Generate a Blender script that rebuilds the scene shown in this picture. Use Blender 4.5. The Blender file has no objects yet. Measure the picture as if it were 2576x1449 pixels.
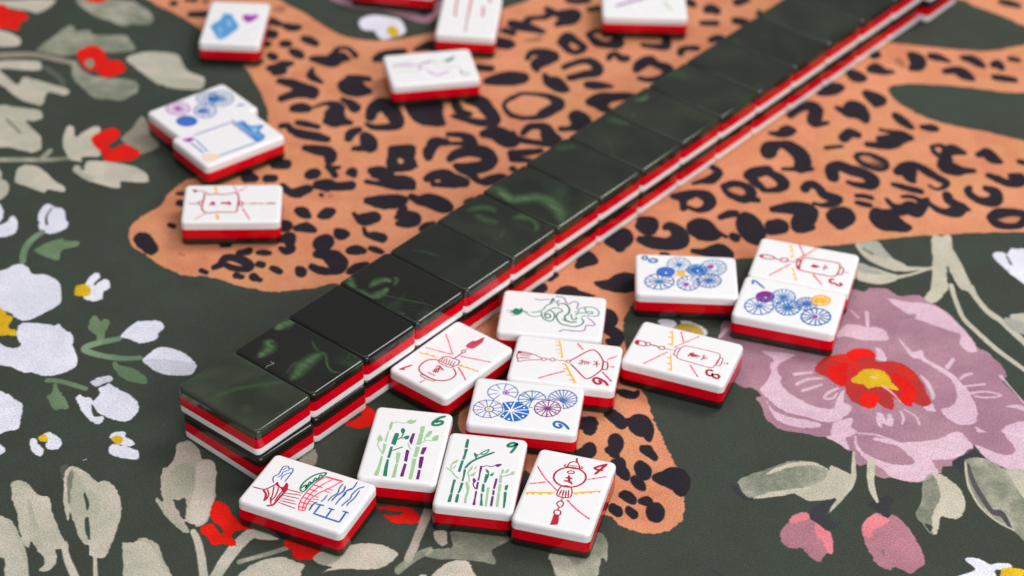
import bpy, math, random
import numpy as np
from mathutils import Matrix, Vector

# ---------------------------------------------------------------- camera, light, exposure
CAM_F = 5596.77 / 2576 * 36      # lens, mm
CAM_PITCH, CAM_ROLL = math.radians(35.914), math.radians(-1.521)
CAM_POS = (0.0, -530.0, 387.79)            # mm
L, W, H, HA, HB = 30.0, 20.95, 8.61, 5.92, 2.83   # tile length, width, height, top of red, top of black (mm)
WALL = (-65.37, -85.52, 51.205, 20.872)   # near corner x, y, heading, pitch
LOWER = (-64.95, -86.43, 49.814)       # near corner x, y, heading of the first tile underneath

MM = 0.001
scene = bpy.context.scene
COL = scene.collection

cam_data = bpy.data.cameras.new('camera')
cam = bpy.data.objects.new('camera', cam_data); COL.objects.link(cam)
cam_data.sensor_width = 36.0
cam_data.lens = CAM_F
cam_data.clip_start, cam_data.clip_end = 0.01, 50.0
_c, _s, _cr, _sr = math.cos(CAM_PITCH), math.sin(CAM_PITCH), math.cos(CAM_ROLL), math.sin(CAM_ROLL)
_r0, _u0, _b0 = Vector((1, 0, 0)), Vector((0, _s, _c)), Vector((0, -_c, _s))
_R, _U = _cr * _r0 - _sr * _u0, _sr * _r0 + _cr * _u0
cam.matrix_world = Matrix(((_R.x, _U.x, _b0.x, CAM_POS[0] * MM), (_R.y, _U.y, _b0.y, CAM_POS[1] * MM),
                           (_R.z, _U.z, _b0.z, CAM_POS[2] * MM), (0, 0, 0, 1)))
cam_data.dof.use_dof = True
cam_data.dof.focus_distance = 0.583
cam_data.dof.aperture_fstop = 12.0
cam_data.dof.aperture_blades = 9
scene.camera = cam

world = bpy.data.worlds.new('World'); scene.world = world
world.use_nodes = True
bg = world.node_tree.nodes['Background']
bg.inputs['Color'].default_value = (0.97, 0.985, 1.0, 1)
bg.inputs['Strength'].default_value = 0.24

def area_light(name, loc, target, sx, sy, power, color):
    d = bpy.data.lights.new(name, 'AREA'); d.shape = 'RECTANGLE'; d.size, d.size_y = sx, sy
    d.energy = power; d.color = color
    o = bpy.data.objects.new(name, d); COL.objects.link(o)
    o.location = loc
    o.rotation_euler = (Vector(target) - Vector(loc)).to_track_quat('-Z', 'Y').to_euler()
    return o
area_light('softbox', (0.62, 0.50, 1.08), (0, 0, 0), 0.50, 0.50, 9.5, (1.0, 0.975, 0.95))
area_light('overhead_softbox', (-0.25, 0.30, 1.6), (0, 0, 0), 1.3, 1.0, 5.5, (1.0, 0.99, 0.985))
area_light('front_softbox', (0.65, -0.95, 0.75), (0, 0, 0), 1.1, 0.9, 14.5, (1.0, 0.98, 0.965))

scene.view_settings.view_transform = 'Standard'
scene.view_settings.look = 'None'
scene.view_settings.exposure = 0.0
scene.view_settings.gamma = 1.0
scene.render.engine = 'CYCLES'
scene.cycles.max_bounces = 8

# ---------------------------------------------------------------- helpers
def srgb(c):
    return tuple((x / 255 / 12.92) if x / 255 <= 0.04045 else ((x / 255 + 0.055) / 1.055) ** 2.4 for x in c)

def tag(o, label=None, cat=None, group=None, kind=None):
    if label: o['label'] = label
    if cat: o['category'] = cat
    if group: o['group'] = group
    if kind: o['kind'] = kind
    return o

def empty(name, loc, rz=0.0):
    o = bpy.data.objects.new(name, None); COL.objects.link(o)
    o.empty_display_size = 0.01
    o.location = loc; o.rotation_euler = (0, 0, rz)
    return o

def mesh_obj(name, verts, faces, mats, parent=None, smooth=False, midx=None):
    me = bpy.data.meshes.new(name)
    me.from_pydata([tuple(v) for v in verts], [], [tuple(f) for f in faces])
    for m in (mats if isinstance(mats, (list, tuple)) else [mats]): me.materials.append(m)
    if midx: me.polygons.foreach_set('material_index', midx)
    me.polygons.foreach_set('use_smooth', [smooth] * len(me.polygons))
    me.update()
    o = bpy.data.objects.new(name, me); COL.objects.link(o)
    if parent: o.parent = parent
    return o

def new_mat(name):
    m = bpy.data.materials.new(name); m.use_nodes = True
    nt = m.node_tree
    return m, nt, nt.nodes['Principled BSDF']

def plastic(name, lin, rough, spec=0.5, coat=0.0, mottle=0.0, sss=0.0):
    m, nt, b = new_mat(name)
    b.inputs['Base Color'].default_value = (*lin, 1)
    b.inputs['Roughness'].default_value = rough
    b.inputs['Specular IOR Level'].default_value = spec
    b.inputs['Coat Weight'].default_value = coat
    b.inputs['Coat Roughness'].default_value = 0.06
    if sss:
        b.inputs['Subsurface Weight'].default_value = sss
        b.inputs['Subsurface Radius'].default_value = (1.0, 0.9, 0.85)
        b.inputs['Subsurface Scale'].default_value = 0.0012
    tc = nt.nodes.new('ShaderNodeTexCoord')
    # faint handling smudges on the gloss, and a slight unevenness of the colour
    n = nt.nodes.new('ShaderNodeTexNoise'); n.inputs['Scale'].default_value = 220; n.inputs['Detail'].default_value = 4
    nt.links.new(tc.outputs['Object'], n.inputs['Vector'])
    mr = nt.nodes.new('ShaderNodeMapRange')
    mr.inputs['From Min'].default_value, mr.inputs['From Max'].default_value = 0.3, 0.7
    mr.inputs['To Min'].default_value, mr.inputs['To Max'].default_value = rough * 0.75, rough * 1.35
    nt.links.new(n.outputs['Fac'], mr.inputs['Value']); nt.links.new(mr.outputs['Result'], b.inputs['Roughness'])
    if mottle:
        mx = nt.nodes.new('ShaderNodeMix'); mx.data_type = 'RGBA'
        mx.inputs['A'].default_value = (*[x * (1 - mottle) for x in lin], 1)
        mx.inputs['B'].default_value = (*[min(1, x * (1 + mottle)) for x in lin], 1)
        nt.links.new(n.outputs['Fac'], mx.inputs['Factor']); nt.links.new(mx.outputs['Result'], b.inputs['Base Color'])
    return m

M_WHITE = plastic('white_acrylic', (0.83, 0.82, 0.835), 0.22, 0.5, mottle=0.01)
M_RED = plastic('red_acrylic', (0.67, 0.0, 0.010), 0.16, 0.24, mottle=0.03)

def jade_material():
    """dark bottle-green resin with paler green smoke curling through it; how much is set per tile (swirl, veil, seed)"""
    m, nt, b = new_mat('dark_green_resin')
    N, Lk = nt.nodes, nt.links
    def attr(n):
        a = N.new('ShaderNodeAttribute'); a.attribute_type = 'OBJECT'; a.attribute_name = n; return a.outputs['Fac']
    seed, swirl, veil = attr('seed'), attr('swirl'), attr('veil')
    tc = N.new('ShaderNodeTexCoord')
    def noise(scale, detail, dist, mul):
        s = N.new('ShaderNodeMath'); s.operation = 'MULTIPLY'; s.inputs[1].default_value = mul
        Lk.new(seed, s.inputs[0])
        n = N.new('ShaderNodeTexNoise'); n.noise_dimensions = '4D'
        n.inputs['Scale'].default_value = scale; n.inputs['Detail'].default_value = detail
        n.inputs['Distortion'].default_value = dist; n.inputs['Roughness'].default_value = 0.45
        Lk.new(tc.outputs['Object'], n.inputs['Vector']); Lk.new(s.outputs[0], n.inputs['W'])
        return n.outputs['Fac']
    def ramp(src, pts):
        r = N.new('ShaderNodeValToRGB'); e = r.color_ramp.elements
        while len(e) < len(pts): e.new(0.5)
        for el, (p, val) in zip(e, pts): el.position = p; el.color = (val, val, val, 1)
        Lk.new(src, r.inputs['Fac']); return r.outputs['Color']
    def math2(op, a, c):
        x = N.new('ShaderNodeMath'); x.operation = op
        for i, q in enumerate((a, c)):
            if isinstance(q, (int, float)): x.inputs[i].default_value = q
            else: Lk.new(q, x.inputs[i])
        return x.outputs[0]
    curl = ramp(noise(26, 2.2, 1.6, 7.3), [(0.47, 0), (0.53, 0.35), (0.57, 1), (0.585, 0.6), (0.60, 0.05), (0.66, 0)])
    patch = ramp(noise(38, 1.0, 0.5, 3.1), [(0.50, 0), (0.64, 1)])
    wisps = ramp(noise(48, 2.0, 2.6, 5.7), [(0.50, 0), (0.53, 1), (0.56, 0)])
    sw = math2('MULTIPLY', math2('MULTIPLY', curl, patch), swirl)
    sw2 = math2('ADD', sw, math2('MULTIPLY', math2('MULTIPLY', wisps, patch), math2('MULTIPLY', swirl, 0.22)))
    vl = math2('MULTIPLY', ramp(noise(44, 2.5, 1.4, 1.9), [(0.34, 0.38), (0.68, 1)]), veil)
    m1 = N.new('ShaderNodeMix'); m1.data_type = 'RGBA'
    m1.inputs['A'].default_value = (0.0075, 0.0072, 0.0062, 1); m1.inputs['B'].default_value = (0.040, 0.053, 0.032, 1)
    Lk.new(vl, m1.inputs['Factor'])
    m2 = N.new('ShaderNodeMix'); m2.data_type = 'RGBA'
    m2.inputs['B'].default_value = (0.075, 0.150, 0.062, 1)
    Lk.new(sw2, m2.inputs['Factor']); Lk.new(m1.outputs['Result'], m2.inputs['A'])
    # red glow through translucent resin, painted into the base colour near the red layer
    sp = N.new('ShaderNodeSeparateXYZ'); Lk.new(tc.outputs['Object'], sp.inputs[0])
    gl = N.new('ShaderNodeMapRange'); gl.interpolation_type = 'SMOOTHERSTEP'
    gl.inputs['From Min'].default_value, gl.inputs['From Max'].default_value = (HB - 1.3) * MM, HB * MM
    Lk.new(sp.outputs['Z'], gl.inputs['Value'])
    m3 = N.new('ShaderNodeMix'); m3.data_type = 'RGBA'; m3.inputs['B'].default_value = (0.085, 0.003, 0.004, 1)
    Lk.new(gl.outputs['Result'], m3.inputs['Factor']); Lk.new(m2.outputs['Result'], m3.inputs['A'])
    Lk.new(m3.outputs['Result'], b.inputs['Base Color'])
    b.inputs['Roughness'].default_value = 0.10
    b.inputs['Specular IOR Level'].default_value = 0.5
    return m
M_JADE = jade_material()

# ---------------------------------------------------------------- the tile body: three bonded layers
R_CORNER, R_EDGE = 1.65, 1.0
def ring(z, inset, n=7):
    hx, hy, r = L / 2 - inset, W / 2 - 0.02 - inset, max(0.45, R_CORNER - 0.9 * inset)
    out = []
    for cx, cy, a0 in ((hx - r, hy - r, 0), (-hx + r, hy - r, 90), (-hx + r, -hy + r, 180), (hx - r, -hy + r, 270)):
        for i in range(n):
            a = math.radians(a0 + 90 * i / (n - 1))
            out.append((MM * (cx + r * math.cos(a)), MM * (cy + r * math.sin(a)), MM * z))
    return out

def loft(name, rings, mat, cap_low, cap_high):
    n = len(rings[0]); verts = [p for r in rings for p in r]; faces = []
    for k in range(len(rings) - 1):
        for i in range(n):
            j = (i + 1) % n
            faces.append((k * n + i, k * n + j, (k + 1) * n + j, (k + 1) * n + i))
    if cap_low: faces.append(tuple(range(n - 1, -1, -1)))
    if cap_high: faces.append(tuple((len(rings) - 1) * n + i for i in range(n)))
    me = bpy.data.meshes.new(name); me.from_pydata(verts, [], faces); me.materials.append(mat)
    me.polygons.foreach_set('use_smooth', [True] * len(me.polygons)); me.update()
    return me

def bevel(z_at, sign):          # the rounded edge from the side up (or down) to the flat, then a flat lip
    pr = []
    for i in range(6):
        a = math.radians(90 * i / 5)
        pr.append((z_at - sign * R_EDGE * (1 - math.sin(a)), R_EDGE * (1 - math.cos(a))))
    pr.append((z_at, R_EDGE + 0.25))
    return [ring(z, ins) for z, ins in pr]

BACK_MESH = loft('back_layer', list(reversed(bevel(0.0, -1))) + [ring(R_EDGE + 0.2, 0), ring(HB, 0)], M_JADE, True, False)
MID_MESH = loft('middle_layer', [ring(HB, 0), ring((HA + HB) / 2, 0), ring(HA, 0)], M_RED, False, False)
FACE_MESH = loft('face_layer', [ring(HA, 0), ring(H - R_EDGE - 0.2, 0)] + bevel(H, 1), M_WHITE, False, True)

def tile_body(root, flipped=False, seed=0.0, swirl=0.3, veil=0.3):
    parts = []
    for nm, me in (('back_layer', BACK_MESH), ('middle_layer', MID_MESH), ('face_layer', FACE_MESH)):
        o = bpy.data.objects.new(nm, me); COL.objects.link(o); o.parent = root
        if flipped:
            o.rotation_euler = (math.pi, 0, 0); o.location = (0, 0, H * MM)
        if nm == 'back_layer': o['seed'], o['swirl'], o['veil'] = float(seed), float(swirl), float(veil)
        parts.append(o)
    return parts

# ---------------------------------------------------------------- the printed play mat
MAT_X0, MAT_X1, MAT_Y0, MAT_Y1, PPM = -300, 300, -235, 315, 5      # printed area in mm, pixels per mm
MAT_PRINT = """O P -1337 1773 -1230 1670 -1126 1560 -1027 1431 -946 1326 -885 1190 -857 1119 -831 1031 -821 956 -840 856 -891 733 -957 647 -1009 606 -1044 588 -1067 545 -1088 499 -1102 436 -1136 397 -1161 362 -1175 323 -1172 275 -1164 238 -1147 207 -1120 187 -1095 163 -1060 127 -1026 102 -985 77 -933 72 -891 68 -841 43 -810 27 -757 15 -718 3 -668 7 -628 19 -582 29 -517 52 -394 -34 -259 -164 -171 -365 -138 -506 -128 -626 -29 -689 58 -784 132 -893 259 -946 300 -983 337 -1004 383 -1012 428 -993 456 -961 462 -941 469 -891 468 -854 466 -792 455 -742 441 -693 427 -649 415 -599 400 -548 389 -484 377 -430 356 -361 330 -224 326 -138 329 -94 349 -25 380 30 491 147 676 232 744 250 936 312 995 323 1090 347 1185 373 1292 391 1357 398 1436 411 1585 424 1741 438 1833 923 1677 959 1592 997 1498 1030 1435 1052 1374 1087 1321 1140 1286 1185 1271 1228 1265 1270 1276 1289 1300 1298 1370 1310 1505 1301 1604 1282 1670 1270 1729 1268 1901 1287 1980 1705 1881 1628 1786 1600 1720 1572 1627 1547 1508 1560 1405 1574 1312 1592 1190 1620 1279 1783 1441 1926 1604 1926 1661 1872 1725 1822 1771 1781 1810 1739 1894 1700 1986 1734 2085 2258 -1412 2059
N P -895 1903 -860 1784 -769 1695 -714 1631 -660 1571 -608 1532 -543 1510 -485 1510 -398 1532 -330 1564 -296 1582 -177 1646 -61 1757 -27 1786 16 1818 40 1849 46 1955
K S -1246 1737 22 -1237 1738 25
K S -1199 1766 17 -1168 1767 22
K S -1168 1661 27 -1119 1664 33
K S -1138 1762 11 -1128 1762 17
K2 S -871 1717 27 -853 1715 33
K S -879 1626 33 -851 1610 27
K S -827 1598 27 -801 1584 35 -780 1586 27
K S -880 1537 38 -862 1531 38
K S -820 1470 32 -806 1467 32
K S -880 1467 27 -874 1463 27
K S -752 1508 27 -730 1496 35 -708 1476 27
K S -785 1420 27 -767 1404 37 -750 1387 27
K S -858 1388 27 -845 1375 32 -840 1365 21
K S -714 1372 21 -681 1364 37 -635 1349 42 -619 1370 32 -589 1377 21
K S -641 1386 42 -611 1388 43
K S -636 1407 21 -635 1431 21 -619 1451 16 -594 1447 16 -571 1417 21 -563 1397 21
K S -852 1300 24 -821 1299 47 -808 1320 42 -777 1335 16
K S -826 1272 31 -803 1280 31
K S -899 1322 16 -887 1343 21
K S -808 1216 26 -768 1202 36 -721 1171 42 -694 1147 52 -687 1128 36
K S -691 1134 31 -732 1145 47 -751 1131 36 -789 1104 31
K S -705 1298 16 -706 1258 31 -686 1232 26 -666 1215 16
K S -596 1204 31 -565 1193 78 -530 1168 52 -502 1163 26
K S -576 1245 31 -539 1250 26 -508 1242 24
K S -585 1107 18 -560 1083 31 -542 1055 41 -535 1052 31
K S -744 1041 31 -723 1046 41 -698 1041 31
K S -677 1051 10 -646 1075 14 -619 1073 28 -597 1043 51 -611 1010 56 -599 979 66 -624 971 36
K S -581 968 41 -548 958 18
K S -721 951 23 -694 943 25 -653 927 20
K S -774 927 23 -755 931 23 -739 904 25 -705 881 35 -655 868 35 -616 852 23
K S -485 998 36 -481 1042 46 -463 1075 57 -440 1076 57 -418 1039 56 -398 989 51 -393 952 36 -431 936 28 -471 936 23 -495 953 14
K P -373 1067 -355 1106 -309 1118 -256 1121 -244 1073 -245 1029 -233 979 -239 954 -285 952 -321 962 -350 998
K S -212 1113 26 -201 1075 31 -186 1044 31 -156 1033 21
K S -156 1129 47 -122 1111 52 -97 1062 51 -73 1006 41 -79 987 36 -122 982 31 -165 998 23 -212 1018 15
K S -17 1149 16 -39 1116 16 -44 1090 15 -31 1052 18 -15 1028 18
K S -547 864 30 -540 895 35 -518 915 25
K S -496 879 35 -481 843 55 -472 814 45
K S -283 847 20 -265 866 25 -232 856 30
K S -224 902 20 -181 901 25 -155 878 40 -144 848 40
K S -107 911 30 -71 919 56 -31 884 66 -13 873 50
K S -490 1384 32 -460 1406 48 -400 1437 27
K S -359 1453 16 -312 1483 43 -295 1477 43
K S -102 1250 32 -62 1265 53 -19 1274 63 16 1279 47
K S -135 1341 32 -94 1337 29
K S -74 1517 49 -39 1508 49
K S -51 1603 27 -24 1590 33
K S -44 1511 32 -23 1505 27
K S -25 1654 38 4 1638 44 46 1622 38 85 1603 22
K S 24 1664 33 35 1694 25 63 1702 22 95 1712 25 109 1742 33 98 1770 25
K S 109 1756 33 131 1735 30 163 1730 50 195 1732 55 184 1695 50 152 1675 38 134 1656 22
K2 S 26 1536 16 68 1549 24 73 1574 14
K S 155 1532 43 173 1565 49 190 1552 33 214 1525 27 226 1501 30 217 1476 24 193 1463 24 172 1484 30 157 1515 32
K S 246 1590 25 268 1618 19 293 1621 19
K S 253 1569 24 274 1535 35 308 1520 30 343 1532 49 348 1567 38
K S 434 1526 19 465 1519 24 514 1520 33 519 1562 33 517 1598 33
K S 313 1426 21 321 1451 24 342 1459 22 358 1429 32 376 1433 27
K S 408 1356 32 423 1391 43 455 1420 43 478 1394 32 515 1369 43 513 1332 35 485 1300 25 447 1288 24 416 1298 19
K S 564 1474 27 572 1502 27 597 1514 22 622 1514 27
K S 677 1574 27 706 1590 33 716 1573 33
K S 675 1791 33 690 1803 45 707 1789 39
K S 652 1695 25 702 1697 27
K S 774 1719 33 792 1713 39 812 1703 33
K S 787 1853 34 806 1869 34 828 1877 23
K S 864 1783 28 869 1754 28
K S 617 1843 39 627 1829 28
K S 174 1841 28 203 1832 28 246 1845 28
K S 249 1771 22 285 1788 28
K S 31 1411 21 44 1450 27 82 1455 38 117 1437 43 127 1416 27 82 1394 48 62 1369 43 65 1335 21
K S 158 1360 24 179 1378 24 220 1404 24 254 1399 35 274 1363 40 267 1329 40 229 1313 32 178 1287 26
K S 93 1300 21 107 1260 42 127 1248 58 147 1223 47 167 1207 21
K S 239 1244 32 269 1242 37 320 1238 13
K S 247 1130 36 285 1152 57 318 1166 37 369 1175 31 393 1180 21
K S 261 1118 31 290 1094 36 316 1070 21
K S 147 955 20 183 963 25 216 995 67 200 1032 57 229 977 46
K S 22 924 23 42 962 28 71 969 28 97 958 38 107 909 56 124 880 56 140 844 45
K S -13 916 28 0 886 28 52 870 23 101 860 25
K S -17 1143 16 13 1173 15 50 1175 15 100 1165 21 130 1137 36 139 1112 44 120 1082 41 91 1049 41 64 1024 21 18 1018 18 -15 1031 18
K S 1241 1496 33 1253 1504 33
K S 1220 1399 32 1241 1407 48 1263 1388 32 1294 1386 16
K2 S 1324 1459 32 1335 1439 27
K S 1374 1503 33 1392 1476 60 1386 1435 49 1363 1413 24
K S 1443 1500 30 1471 1494 35 1502 1468 16
K S 1478 1399 24 1514 1407 35 1538 1388 51 1564 1356 24
K S 1554 1495 24 1584 1486 38 1604 1460 38 1618 1440 19
K S 1654 1449 27 1671 1464 33 1677 1436 30
K S 1721 1497 24 1745 1491 22
K S 1645 1367 27 1675 1362 31 1711 1354 24
K S 1758 1914 28 1785 1904 34 1812 1890 28
K S 1148 1368 37 1163 1349 53 1186 1340 32
K S 1029 1235 32 1065 1257 53 1100 1272 37
K S 1190 1231 37 1214 1199 58 1233 1194 37 1210 1167 31
K S 1079 1134 23 1110 1110 42 1135 1131 73 1155 1100 57 1164 1062 28
K S 914 1081 26 955 1128 29 989 1143 44 1007 1118 44 992 1060 52 995 1028 28 1036 1040 15
K S 1271 1093 31 1287 1062 39 1312 1026 21
K S 1349 1027 21 1378 1023 31 1394 1020 21
K S 838 964 15 867 960 28 895 980 44 915 984 26
K S 1079 946 36 1102 978 38 1127 967 28
K S 1207 1002 14 1245 991 18 1275 968 41 1300 957 23
K S 1274 955 41 1239 941 46 1197 945 26
K S 1154 909 23 1218 904 31 1256 918 23
K S 823 848 56 831 873 51 865 893 30 897 882 46 925 835 56 930 782 55 918 751 35 956 752 17
K S 927 749 25 860 746 11
K S 1014 882 16 1067 894 14
K S 1108 832 20 1121 851 15 1156 847 16 1191 812 28 1196 783 30 1173 768 28 1139 779 23 1116 803 19 1108 832 20
K2 S 1163 796 30 1179 788 25
K S 813 723 25 843 695 37 856 661 42 841 631 27 805 618 17 786 617 15
K S 923 635 32 935 656 30 954 657 30 968 637 32 980 603 32 1004 588 32 1025 577 27 1000 551 27 968 541 16 944 551 14
K S 1019 709 42 1020 750 45 1045 775 38 1078 753 43 1121 732 42 1145 692 47 1129 662 32 1094 664 21 1064 679 16
K S 1232 749 30 1266 768 55 1267 721 42 1276 696 20
K S 1269 792 28 1301 788 28 1328 754 33 1361 714 27 1382 692 25 1367 662 17 1343 652 11 1324 672 11
K S 1209 672 16 1245 656 24 1290 636 24
K S 1362 905 15 1370 869 20 1390 846 23 1410 877 36 1432 890 41 1465 874 18
K S 1404 835 38 1392 792 55 1421 770 48 1446 765 28 1481 767 18
K S 1364 908 13 1396 913 18 1410 877 25
K S 1512 864 23 1541 884 31 1550 854 48 1577 824 16
K S 1639 828 20 1667 821 20
K S 1525 740 23 1548 723 29 1576 701 29 1609 703 37 1631 721 33
K S 1596 740 23 1627 739 28
K S 1453 666 17 1444 646 27 1457 609 29 1485 588 32 1521 595 42 1532 641 37 1503 663 22
K S 1084 600 16 1106 601 17 1130 591 16
K S 1080 563 16 1098 555 21 1119 548 19
K S 1177 584 16 1191 551 20 1221 536 29 1249 537 54 1266 521 41 1291 567 34 1306 591 15
K S 1229 604 13 1261 603 16 1283 584 19
K S 1138 498 49 1147 471 73 1180 456 63 1208 435 41 1226 431 24
K S 1149 510 27 1196 512 27 1219 519 29
K S 1310 568 16 1330 535 22 1359 520 27 1391 527 42 1407 550 39 1431 540 12
K S 1373 617 32 1375 588 32 1397 567 27
K S 809 511 22 844 518 36 891 520 51 927 505 51 904 460 68 882 420 46 896 404 26 928 417 17
K S 987 486 27 1011 476 68 1037 482 63 1013 437 39
K S 801 416 46 829 418 50 805 389 26 786 383 19
K S 1488 498 22 1522 522 37 1564 530 27 1597 520 32 1601 492 29 1574 458 23 1535 451 23 1504 466 32 1488 498 22
K S -12 795 32 27 803 28 79 817 23
K S -11 765 27 53 756 17
K S -10 706 22 -4 700 20
K S 636 743 25 654 715 27 626 673 32 593 660 17 567 647 13
K S 752 702 42 772 721 42 814 737 35
K S 754 685 30 765 668 32 782 640 27 800 618 14
K S 665 634 25 695 653 24 729 643 27 749 609 37 740 575 32 714 565 27 684 584 24 667 611 20 665 634 20
K S 743 572 29 767 562 20
K S 498 569 17 532 571 37 574 590 27 605 574 42 615 541 41 598 506 27 569 496 16 548 509 13
K S 531 554 27 530 503 22
K S 642 458 18 668 476 27 693 483 23
K S 723 462 41 729 418 82 741 375 77 751 343 36
K S 758 392 24 787 388 17
K S 399 419 41 426 415 46 416 382 48 392 397 36
K S 469 395 22 487 401 31 510 364 50 509 327 59 471 304 43 423 312 43 389 324 26
K S 564 394 62 585 390 77 609 369 53 639 365 17 654 352 12
K S 571 351 29 607 347 26
K S 677 353 29 683 348 31
K S 285 306 17 322 323 71 341 335 52 324 281 35
K S 208 217 35 230 239 21 247 204 22 214 197 35 196 175 21
K S 451 247 16 469 248 16
K S 548 270 17 582 266 26 628 274 50 654 259 38
K P 243 95 285 112 312 139 342 151 375 132 376 76 354 50 310 45 266 63
K S 112 112 25 130 126 16
K S 74 57 28 92 58 28
K S 68 50 23 89 56 28
K P 130 40 142 61 166 74 189 68 204 49 248 28 224 17 133 25
K S 273 -57 25 287 -71 38 292 -96 38 275 -116 25
K S 280 -144 25 300 -158 38 308 -181 38 296 -205 29 282 -196 20
K S 308 -429 17 327 -437 24 349 -441 19 358 -427 11
K P 201 -543 219 -539 238 -541 246 -560 246 -580 237 -610 224 -622 209 -615 201 -598 197 -594 199 -565
K S 268 -530 15 284 -534 31 302 -552 35 309 -567 31 323 -560 21 344 -566 35 360 -572 62 376 -583 44 380 -607 33 383 -632 15
K S 291 -514 10 292 -524 14
K S 289 -631 25 292 -647 43 290 -669 38 286 -682 33
K S 271 -683 19 281 -684 21
K S 206 -671 11 217 -680 30
K S 365 -675 19 379 -677 27
K S 311 -441 7 326 -445 10 346 -441 8
K S 289 -667 35 285 -690 31 296 -704 12
K S 269 -682 16 280 -688 17
K S 189 -698 19 216 -691 38 221 -674 30 205 -674 12
K S 364 -672 19 380 -684 26 395 -708 19
K S 285 -733 19 303 -732 26 300 -757 33 313 -781 29 318 -795 16
K S 356 -751 36 364 -767 45
K S 339 -804 26 351 -820 29 361 -835 15
K S 395 -790 21 418 -793 38 442 -792 57 458 -803 60 459 -831 41 461 -851 17
K S 303 -865 19 318 -869 29 331 -884 22
K S 352 -887 15 370 -886 26 377 -900 19
K S 389 -929 51 392 -944 32
K S 278 -918 25 291 -929 29
K S 319 -924 22 332 -939 25
K S -684 798 22 -648 787 37 -608 777 42 -596 742 42 -601 724 27
K S -526 799 17 -494 807 27 -469 820 27
K P -414 817 -393 830 -360 835 -331 833 -323 804 -324 750 -312 709 -333 679 -370 668 -403 675 -415 716 -414 763
O S -373 738 14 -369 730 16
K S -460 672 27 -431 668 42 -398 652 27
K S -471 608 17 -426 599 22 -380 607 54 -341 603 49 -325 586 27
K S -451 644 20 -413 634 29 -381 624 29
K S -282 758 27 -281 800 42 -263 837 28 -231 844 14 -167 848 23 -150 830 38
K S -212 755 27 -190 786 37 -149 806 43 -101 796 52 -83 750 52 -108 713 47 -162 699 42 -191 715 22
K S -155 681 27 -132 653 27 -112 625 22 -80 633 37 -49 657 27 -30 652 17
K S -280 635 27 -255 653 42 -224 649 54 -204 632 54 -162 617 37
K S -257 607 24 -190 604 27
O S -251 622 7 -241 622 7
K S -787 610 32 -765 611 28
K S -770 698 37 -735 697 37
K S -654 640 37 -638 646 37 -649 663 17
K S -601 689 19 -586 666 24 -574 638 21
K S -588 684 16 -565 685 14
K S -532 657 19 -522 663 32 -515 646 24
K S -624 583 32 -592 585 41 -566 575 32 -520 583 36
K S -610 567 22 -590 556 18
K S -735 567 27 -710 539 27 -688 535 36 -659 553 36 -647 559 23
K S -687 518 19 -674 518 18
K S -609 527 14 -606 524 14
K2 S -581 520 12 -577 520 12
K S -461 500 27 -420 497 43 -373 499 51 -349 506 31
K S -434 479 22 -402 467 19
K S -325 529 22 -299 508 31 -268 510 51 -226 484 53 -207 473 36
K S -278 537 17 -272 532 19
K S -152 504 18 -134 522 18
K S -672 435 26 -656 424 36 -636 403 18
K S -599 410 26 -582 422 41 -567 434 26
K S -499 426 12 -485 405 21 -463 395 45 -433 407 41 -423 397 18
K S -346 461 26 -347 422 41 -318 402 57 -306 402 31 -323 374 26 -357 378 21
K S -363 411 19 -353 414 24
K S -285 349 18 -273 366 26 -249 378 21
K S -712 361 26 -698 346 35 -706 334 26
K S -669 336 21 -643 343 35 -614 328 21
K S -641 365 13 -640 348 24
K S -544 331 17 -530 310 40 -512 311 21
K S -529 294 18 -522 292 14
K S -462 346 12 -451 314 18 -423 305 31 -401 295 31
K S -706 275 26 -686 282 42 -679 245 26 -674 224 30 -688 213 26 -707 228 14
K S -589 260 47 -572 266 52 -581 228 35
K S -594 201 26 -566 197 35 -540 178 56 -523 147 55 -541 116 27 -577 119 27 -604 136 21
K S -496 224 26 -478 228 35 -454 224 21
K S -434 240 17 -415 231 21 -399 221 17
K S -771 201 17 -753 202 21 -738 200 17
K S -764 141 21 -752 137 21
K S -721 123 17 -708 113 21 -695 103 17
K S -643 121 21 -633 106 34 -626 96 21
K S -491 113 17 -471 129 35 -440 151 21
K S -762 67 16 -750 60 16
K S -1059 511 13 -1040 512 17
K S -1046 461 22 -1036 456 22
K S -1059 337 15 -1045 329 17
K P -1157 254 -1152 284 -1132 293 -1113 286 -1089 247 -1072 211 -1075 190 -1090 173 -1107 183 -1135 213
K S -885 235 17 -864 236 17
K S -829 196 21 -818 199 21 -801 207 26
K S -895 117 17 -876 136 25 -868 168 25 -841 169 25 -810 155 30 -789 130 30 -799 112 21 -835 118 21 -861 132 17
K S -931 100 16 -914 91 14
K S -825 80 21 -806 73 16
K S -774 77 25 -768 72 25
K2 S -1011 187 5 -992 175 5
K S -850 618 44 -826 608 27
B P -1860 1729 -1678 1747 -1668 1710 -1683 1673 -1712 1642 -1746 1655 -1814 1673 -1868 1699 -1877 1743
R P -1866 1685 -1831 1690 -1811 1659 -1774 1653 -1741 1626 -1737 1590 -1756 1575 -1752 1518 -1799 1530 -1835 1535
BG P -1588 1759 -1408 1750 -1360 1720 -1310 1664 -1295 1614 -1311 1578 -1364 1582 -1389 1563 -1448 1599 -1494 1625 -1549 1680
R P -1564 1768 -1476 1773 -1479 1750 -1504 1730 -1529 1729 -1553 1742
B P -1829 1507 -1778 1496 -1736 1456 -1728 1415 -1759 1399 -1810 1410
BD S -1794 1335 27 -1715 1347 24 -1646 1343 20 -1518 1296 20
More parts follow.
